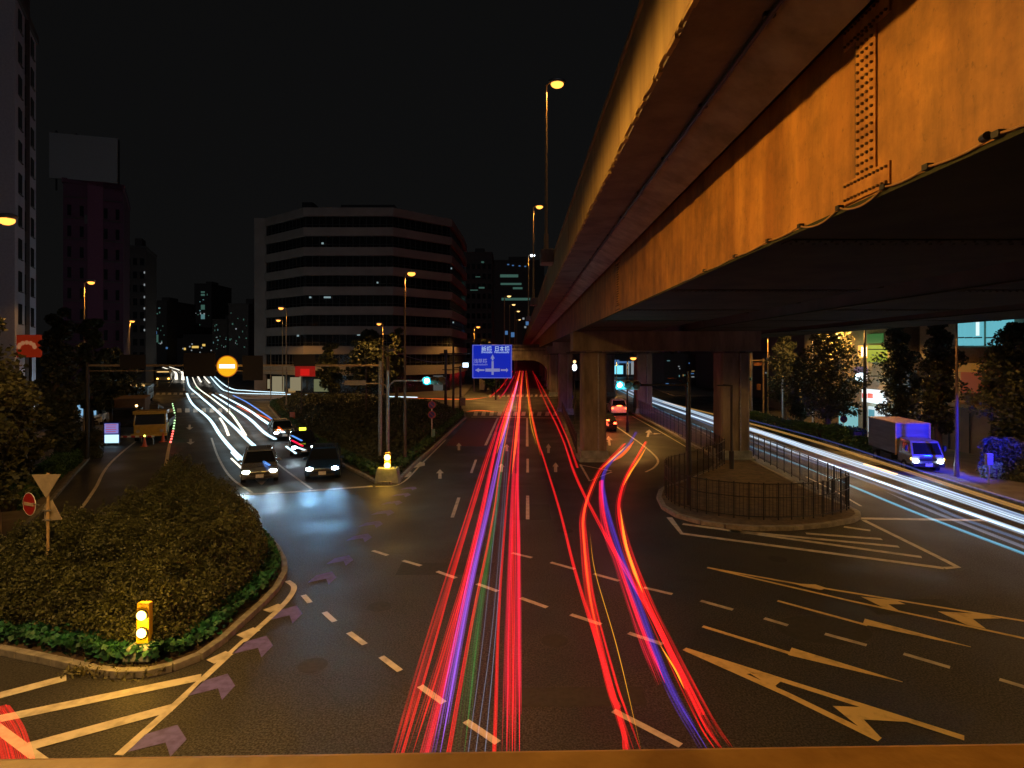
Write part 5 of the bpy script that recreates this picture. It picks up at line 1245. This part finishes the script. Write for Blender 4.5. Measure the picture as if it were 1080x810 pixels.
def bundle(name, pts, h, spread, strands, hh, m_, label, wmin=.018, wmax=.05, seed=1):
    """one vehicle's lamp pattern: several thin strands side by side in ONE streak object"""
    rg_ = random.Random(seed); objs = []
    V = []; FF = []; A = []
    for q in range(strands):
        off = -spread/2 + spread*(q+rg_.uniform(.25,.75))/strands; w_ = rg_.uniform(wmin, wmax); dz = rg_.uniform(-.05,.05)
        cut = rg_.random()
        ps = crom([P(a[0], a[1], h) for a in pts], 8)
        n_ = len(ps); e0 = int(n_*(0 if cut > .35 else rg_.uniform(.0,.10)))
        ps = ps[e0:]
        base = len(V); K = 6
        for i, p in enumerate(ps):
            t = (ps[min(i+1, len(ps)-1)] - ps[max(i-1, 0)]); t.z = 0; t.normalize(); sd_ = Vector((-t.y, t.x, 0))
            c = p + sd_*off + Vector((0,0,dz)); u = i/(len(ps)-1); tw = min(1, u/.08+.1)
            for k in range(K):
                a = 2*math.pi*k/K; V.append(tuple(c + sd_*math.cos(a)*w_/2*tw + Vector((0,0,math.sin(a)*hh/2*tw)))); A.append((q*3.7+seed*5, 0, i*.05))
        for i in range(len(ps)-1):
            for k in range(K): FF.append((base+i*K+k, base+i*K+(k+1) % K, base+(i+1)*K+(k+1) % K, base+(i+1)*K+k))
    me = bpy.data.meshes.new(name); me.from_pydata(V, [], FF); me.materials.append(m_)
    at_ = me.attributes.new('fil', 'FLOAT_VECTOR', 'POINT')
    for i, f in enumerate(A): at_.data[i].vector = f
    o = bpy.data.objects.new(name, me); COL.objects.link(o); return tag(o, label, 'light streak')
red = streak('streak_red', (1.0,.010,.014), .55); redd = streak('streak_dim_red', (.8,.01,.02), .20); redw = streak('streak_crimson', (1.0,.008,.045), .42)
ora = streak('streak_orange', (1.0,.12,.01), .85); pur = streak('streak_violet', (.42,.12,1.0), .42); grn = streak('streak_green', (.01,.22,.04), .30)
blu = streak('streak_pale_blue', (.35,.5,.8), .22); yelw = streak('streak_yellow', (1.0,.45,.02), .9); bluv = streak('streak_blue', (.10,.05,.75), .30); pink = streak('streak_pink', (1.0,.012,.05), .55)
redd2 = streak('streak_dim_strands', (1,.010,.014), .38); redx = streak('streak_mid_strands', (1.0,.010,.014), .42)
far_end = [(549,390),(550,385)]
T = trail
bundle('tail_light_streak', [(416,800),(449,686),(489,558),(523,454),(541,408),(547,388)], .8,.18,5,.03,redd2,'outermost left bundle of dim red strands on the central lanes',seed=2)
T('tail_light_streak', [(424,796),(455,690),(492,560),(524,456)], .75,.05,.04,red,'hair thin bright red streak inside the outermost left one')
bundle('tail_light_streak', [(434,796),(474,667),(504,558),(529,449),(544,404),(549,387)], .8,.16,4,.03,redd2,'second dim red streak from the left on the central lanes')
bundle('tail_light_streak', [(444,806),(450,787),(479,671),(506,548),(532,439),(546,402),(550,386)], .8,.17,6,.05,redw,'strong crimson streak just left of the violet one')
bundle('tail_light_streak', [(460,800),(494,622),(516,528),(534,448),(546,402)], .85,.20,6,.05,pur,'wide violet light streak in the central lanes')
T('tail_light_streak', [(472,800),(499,650),(521,540),(536,450),(548,395)], .8,.07,.06,red,'narrow red streak on the right flank of the violet one')
bundle('bus_light_streak', [(485,800),(506,632),(521,543),(533,459),(541,424)], .6,.24,6,.03,grn,'dark green light streak in the central lanes')
for i, q in enumerate([[(501,800),(523,622),(533,489)],[(511,800),(526,622),(536,475)],[(493,800),(515,622),(530,470)]]):
    T('hairline_streak', q, .6,.014,.014,blu,('left','right','middle')[i if i < 2 else 2] + ' one of the pale blue hairline streaks beside the green one' if i != 2 else 'pale blue hairline streak nearest the green one')
T('tail_light_streak', [(521,800),(530,587),(541,464),(548,405),(551,386)], .8,.06,.05,red,'thin red streak left of the broad crimson band')
bundle('tail_light_streak', [(533,800),(538,587),(544,464),(549,405)], .8,.13,4,.04,redw,'left stripe of the broad crimson band')
bundle('tail_light_streak', [(545,800),(546,587),(546,479),(549,420),(552,390)], .8,.16,6,.05,pink,'right and brightest stripe of the broad crimson band')
bundle('tail_light_streak', [(539,800),(541,587),(544,500)], .5,.14,4,.02,redd2,'dim middle stripe of the broad crimson band')
T('tail_light_streak', [(524,478),(535,440),(545,405),(549,388)], .9,.35,.15,ora,'orange red haze of tail lights converging in the distance')
T('tail_light_streak', [(540,500),(545,455),(549,415),(551,388)], .9,.22,.12,ora,'right orange red streak converging in the distance')
T('tail_light_streak', [(660,790),(655,760),(630,678),(606,600),(590,537),(574,485),(565,454),(558,415),(555,388)], .8,.09,.06,red,'long red streak right of the centre line running to the distance')
T('tail_light_streak', [(570,480),(561,440),(556,410),(554,388)], .9,.12,.06,ora,'orange edge along the far part of the long red streak')
T('tail_light_streak', [(566,470),(559,441),(556,410)], .5,.05,.04,yelw,'thin yellow line beside the far long red streak')
bundle('tail_light_streak', [(745,775),(697,669),(666,613),(636,561),(606,500),(590,455),(571,415),(561,390),(557,383)], .8,.13,4,.05,redx,'red streak crossing under the curved ones from the right')
T('tail_light_streak', [(609,493),(595,455),(578,420),(564,395)], .85,.13,.06,red,'short red branch right of the crossing red streak')
T('tail_light_streak', [(517,419),(534,401),(546,383.5)], .8,.25,.1,red,'far red streak curving left under the blue sign')
T('tail_light_streak', [(527,420),(538,404),(548,385)], .8,.25,.1,redw,'second far crimson streak curving left under the blue sign')
T('tail_light_streak', [(430,419.6),(488,421.2),(515,419)], .6,.35,.1,ora,'orange streak along the far crossing left of the blue sign')
T('tail_light_streak', [(492,434),(505,433),(525,434.5)], .6,.22,.1,ora,'short orange streak before the crosswalk')
# curved group
T('tail_light_streak', [(659,468),(648,480),(632,497),(621,522),(615,545),(616,570),(622,626),(643,721),(652,745)], .8,.11,.07,red,'left curved red streak sweeping from the first pier')
bundle('tail_light_streak', [(672,800),(655,750),(643,712),(622,626),(616,570),(615,545),(621,522),(632,497),(648,480),(659,468)], .8,.26,5,.04,redd2,'loose red strands either side of the left curved streak',seed=9)
T('tail_light_streak', [(632,498),(621,522),(615.5,545),(616,570),(622,626),(632,675)], .83,.07,.05,ora,'bright orange core of the left curved streak')
T('tail_light_streak', [(661,470),(650,480),(635,494)], 1.0,.08,.06,yelw,'yellow filament at the far end of the left curved streak')
T('tail_light_streak', [(669,465),(658,478),(646,487)], 1.0,.22,.12,ora,'orange far end of the middle curved streak')
bundle('tail_light_streak', [(698,722),(674,662),(651,595),(639,560),(634,530),(634,507)], .8,.20,7,.04,pink,'broad pink red middle curved streak with a square end')
bundle('blue_light_streak', [(745,795),(705,725),(679,656),(652,580),(638,530),(636,503),(645,487),(662,470),(671,456)], 1.0,.17,5,.03,bluv,'blue violet streak beside the broad pink one')
T('tail_light_streak', [(681,466),(673,480),(662,500),(655,520),(653,540),(660,574),(677,621),(701,673),(722,716),(740,752)], .8,.11,.07,red,'right curved red streak sweeping round the junction')
bundle('tail_light_streak', [(765,790),(746,762),(722,716),(701,673),(677,621),(660,574),(653,540),(655,520),(662,500),(673,480),(681,466)], .8,.28,6,.04,redd2,'loose red strands either side of the right curved streak',seed=12)
T('tail_light_streak', [(682,471),(675,483),(665,498),(657,513)], 1.0,.10,.07,yelw,'yellow upper flank of the right curved streak')
T('tail_light_streak', [(654,535),(659,570),(668,600),(678,625)], .9,.09,.06,yelw,'yellow middle filament of the right curved streak')
T('tail_light_streak', [(696,680),(712,706),(722,727)], .6,.035,.03,yelw,'fine yellow line left of the right curved streak end')
T('tail_light_streak', [(652,530),(662,590),(690,655),(722,712),(755,780)], .7,.08,.05,redd,'dim red ghost streak beside the right curved one')
T('tail_light_streak', [(622,560),(627,600),(650,680),(676,790)], .5,.012,.012,yelw,'hairline amber scratch of light between the curved streaks')
T('tail_light_streak', [(-12,752),(2,775),(12,812)], .85,.55,.12,red,'short bright red streak in the bottom left corner')
# white head light streaks on the left road
whs = streak('streak_white', (.62,.88,1.0), 1.7); whc = streak('streak_warm_white', (1,.92,.75), 1.5); wblu = streak('streak_sky_blue', (.12,.35,1.0), .9); gg = streak('streak_leaf_green', (.1,.6,.25), .7); orw = streak('streak_red_orange', (1,.12,.02), .8)
HS = 'head_light_streak'
T(HS, [(197,415),(203,426),(220,441),(232,458.5),(246,475),(257,485),(268,492.5)], .75,.27,.1,whs,'leftmost white streak running down to the silver car')
T(HS, [(197,397),(199.5,407),(210,417),(224,429),(239,443),(250,453),(260,463),(269,471)], .75,.3,.1,whs,'white streak ending at the silver car roof')
T(HS, [(203,398),(208,408),(224,420.5),(241,434),(250,445),(259,459)], 1.2,.2,.1,whc,'warm white streak ending at the yellow point')
T(HS, [(206,408),(226,422),(244,436),(258,459)], 1.4,.12,.08,gg,'green streak hugging the warm white one')
T(HS, [(208,396),(212,403)], .8,.4,.1,whc,'tiny white dash of light at the far crosswalk')
T(HS, [(215,397),(221,404)], .8,.4,.1,whc,'tiny right hand dash of light at the far crosswalk')
T(HS, [(219,393.5),(230.6,407),(241,413),(260,415),(320,416.2),(400,418),(440,419)], .8,.3,.1,whs,'long blue white streak turning right across the far crossing')
T(HS, [(224,395),(240,408),(262,412),(300,414)], .8,.3,.1,whs,'second white streak bending right at the far crossing')
T(HS, [(224,416),(241,427),(261,440),(278,455.5),(290,463)], .75,.3,.1,whs,'white streak running towards the taxi, left strand')
T(HS, [(232,416),(260,431),(273,440),(288,450),(299,456)], .75,.32,.1,whs,'white streak running towards the taxi, right strand')
T(HS, [(250,428),(262,434),(282,441),(299,455)], 1.0,.15,.08,orw,'orange red strand between the taxi streaks')
T(HS, [(246,417),(260,424),(284,440),(295,448.5)], .9,.2,.1,wblu,'sky blue strand above the taxi streaks')
T(HS, [(308,459.5),(318,464.6)], 1.5,.14,.08,wblu,'short blue streak over the blue black car')
T(HS, [(308,464.5),(319,470.3)], 1.4,.14,.08,streak('streak_scarlet',(1,.01,.06),1.2),'short scarlet streak over the blue black car')
T(HS, [(311,471),(321,474.5)], 1.2,.14,.08,whs,'short white streak just above the blue black car roof')
T(HS, [(232,441),(237,449),(241,459)], .7,.22,.1,whc,'short white dash between the leftmost streaks')
T(HS, [(244,477),(256,489),(267,493)], .8,.12,.08,whs,'inner white streak across the silver car front')
T(HS, [(244,483.5),(252,491),(260,498.5)], .72,.1,.08,whc,'outer white streak ending at the silver car left headlight')
T(HS, [(264,476.5),(273,483.5),(284,490.5)], 1.0,.14,.09,wblu,'pale blue streak over the silver car bonnet')
T(HS, [(268,482),(277,489.5),(286,496.5)], .75,.1,.08,whc,'white streak ending at the silver car right headlight')
T(HS, [(302,471),(312,478)], .8,.14,.09,whs,'white streak ending at the taxi headlight')
T(HS, [(168,379),(175,381),(186,384)], .8,1.6,.2,whc,'far bright streak at the top of the left road')
T(HS, [(172,387.5),(184,392),(186,400)], .8,.7,.2,whc,'left of two hooked white streaks by the distant bus')
T(HS, [(179,387),(191,391.5),(193,400.5)], .8,.7,.2,whc,'right of two hooked white streaks by the distant bus')
# right road
wR = streak('streak_right_white', (.62,.8,1.0), .40); wR2 = streak('streak_right_dim', (.35,.42,.6), .3); cR = streak('streak_right_cyan', (.12,.5,.75), .55); oR = streak('streak_right_amber', (1,.5,.12), .28); vR = streak('streak_right_indigo', (.15,.18,.7), .2)
RS = 'head_light_streak'
bundle(RS, [(1160,574),(1080,548),(964,509),(860,475),(800,455),(748,439.5),(672,413.5),(640,397.5),(622,389)], .75,.85,10,.05,wR,'upper broad bundle of white strands along the right hand road',.03,.09,seed=21)
bundle(RS, [(1160,590),(1080,562),(964,521),(860,484.5),(800,463),(748,445),(672,418),(640,401),(622,391.5)], .7,.55,7,.05,wR,'second bundle of white strands just below the upper broad one',.03,.08,seed=22)
T(RS, [(625,396),(640,405),(700,434),(779,466),(860,497),(964,540),(1080,584),(1160,614)], .6,.13,.08,cR,'lowest cyan streak along the right hand road')
T(RS, [(640,402),(700,428),(779,460),(860,488),(960,524),(1010,545),(1080,570),(1160,600)], .6,.22,.06,streak('streak_right_steel',(.15,.3,.6),.3),'steel blue streak between the white and cyan ones')
T(RS, [(933,518),(985,540),(1080,577),(1140,600)], .55,.2,.06,wR2,'short pale streak at the right before the cyan one')
T(RS, [(700,424),(779,443.5),(860,466),(930,488),(1000,511),(1080,537),(1160,562)], .9,.4,.1,oR,'amber brown streak along the right kerb')
T(RS, [(779,440),(860,461),(940,486),(1000,506),(1080,530)], 1.2,.10,.08,vR,'indigo hairline streak nearest the right pavement')
T(RS, [(912,489.5),(928,494.5),(945,500)], .6,.2,.08,streak('streak_amber_bright',(1,.5,.03),1.2),'short bright amber dash left of the truck')
T(RS, [(960,504),(1030,528),(1100,552)], 1.0,.14,.08,streak('streak_right_blue',(.25,.45,1),.3),'blue streak passing in front of the truck')
T(RS, [(640,399.5),(690,423),(748,443),(830,471)], .9,.5,.1,wR2,'faint wide haze of head lights behind the median fence')
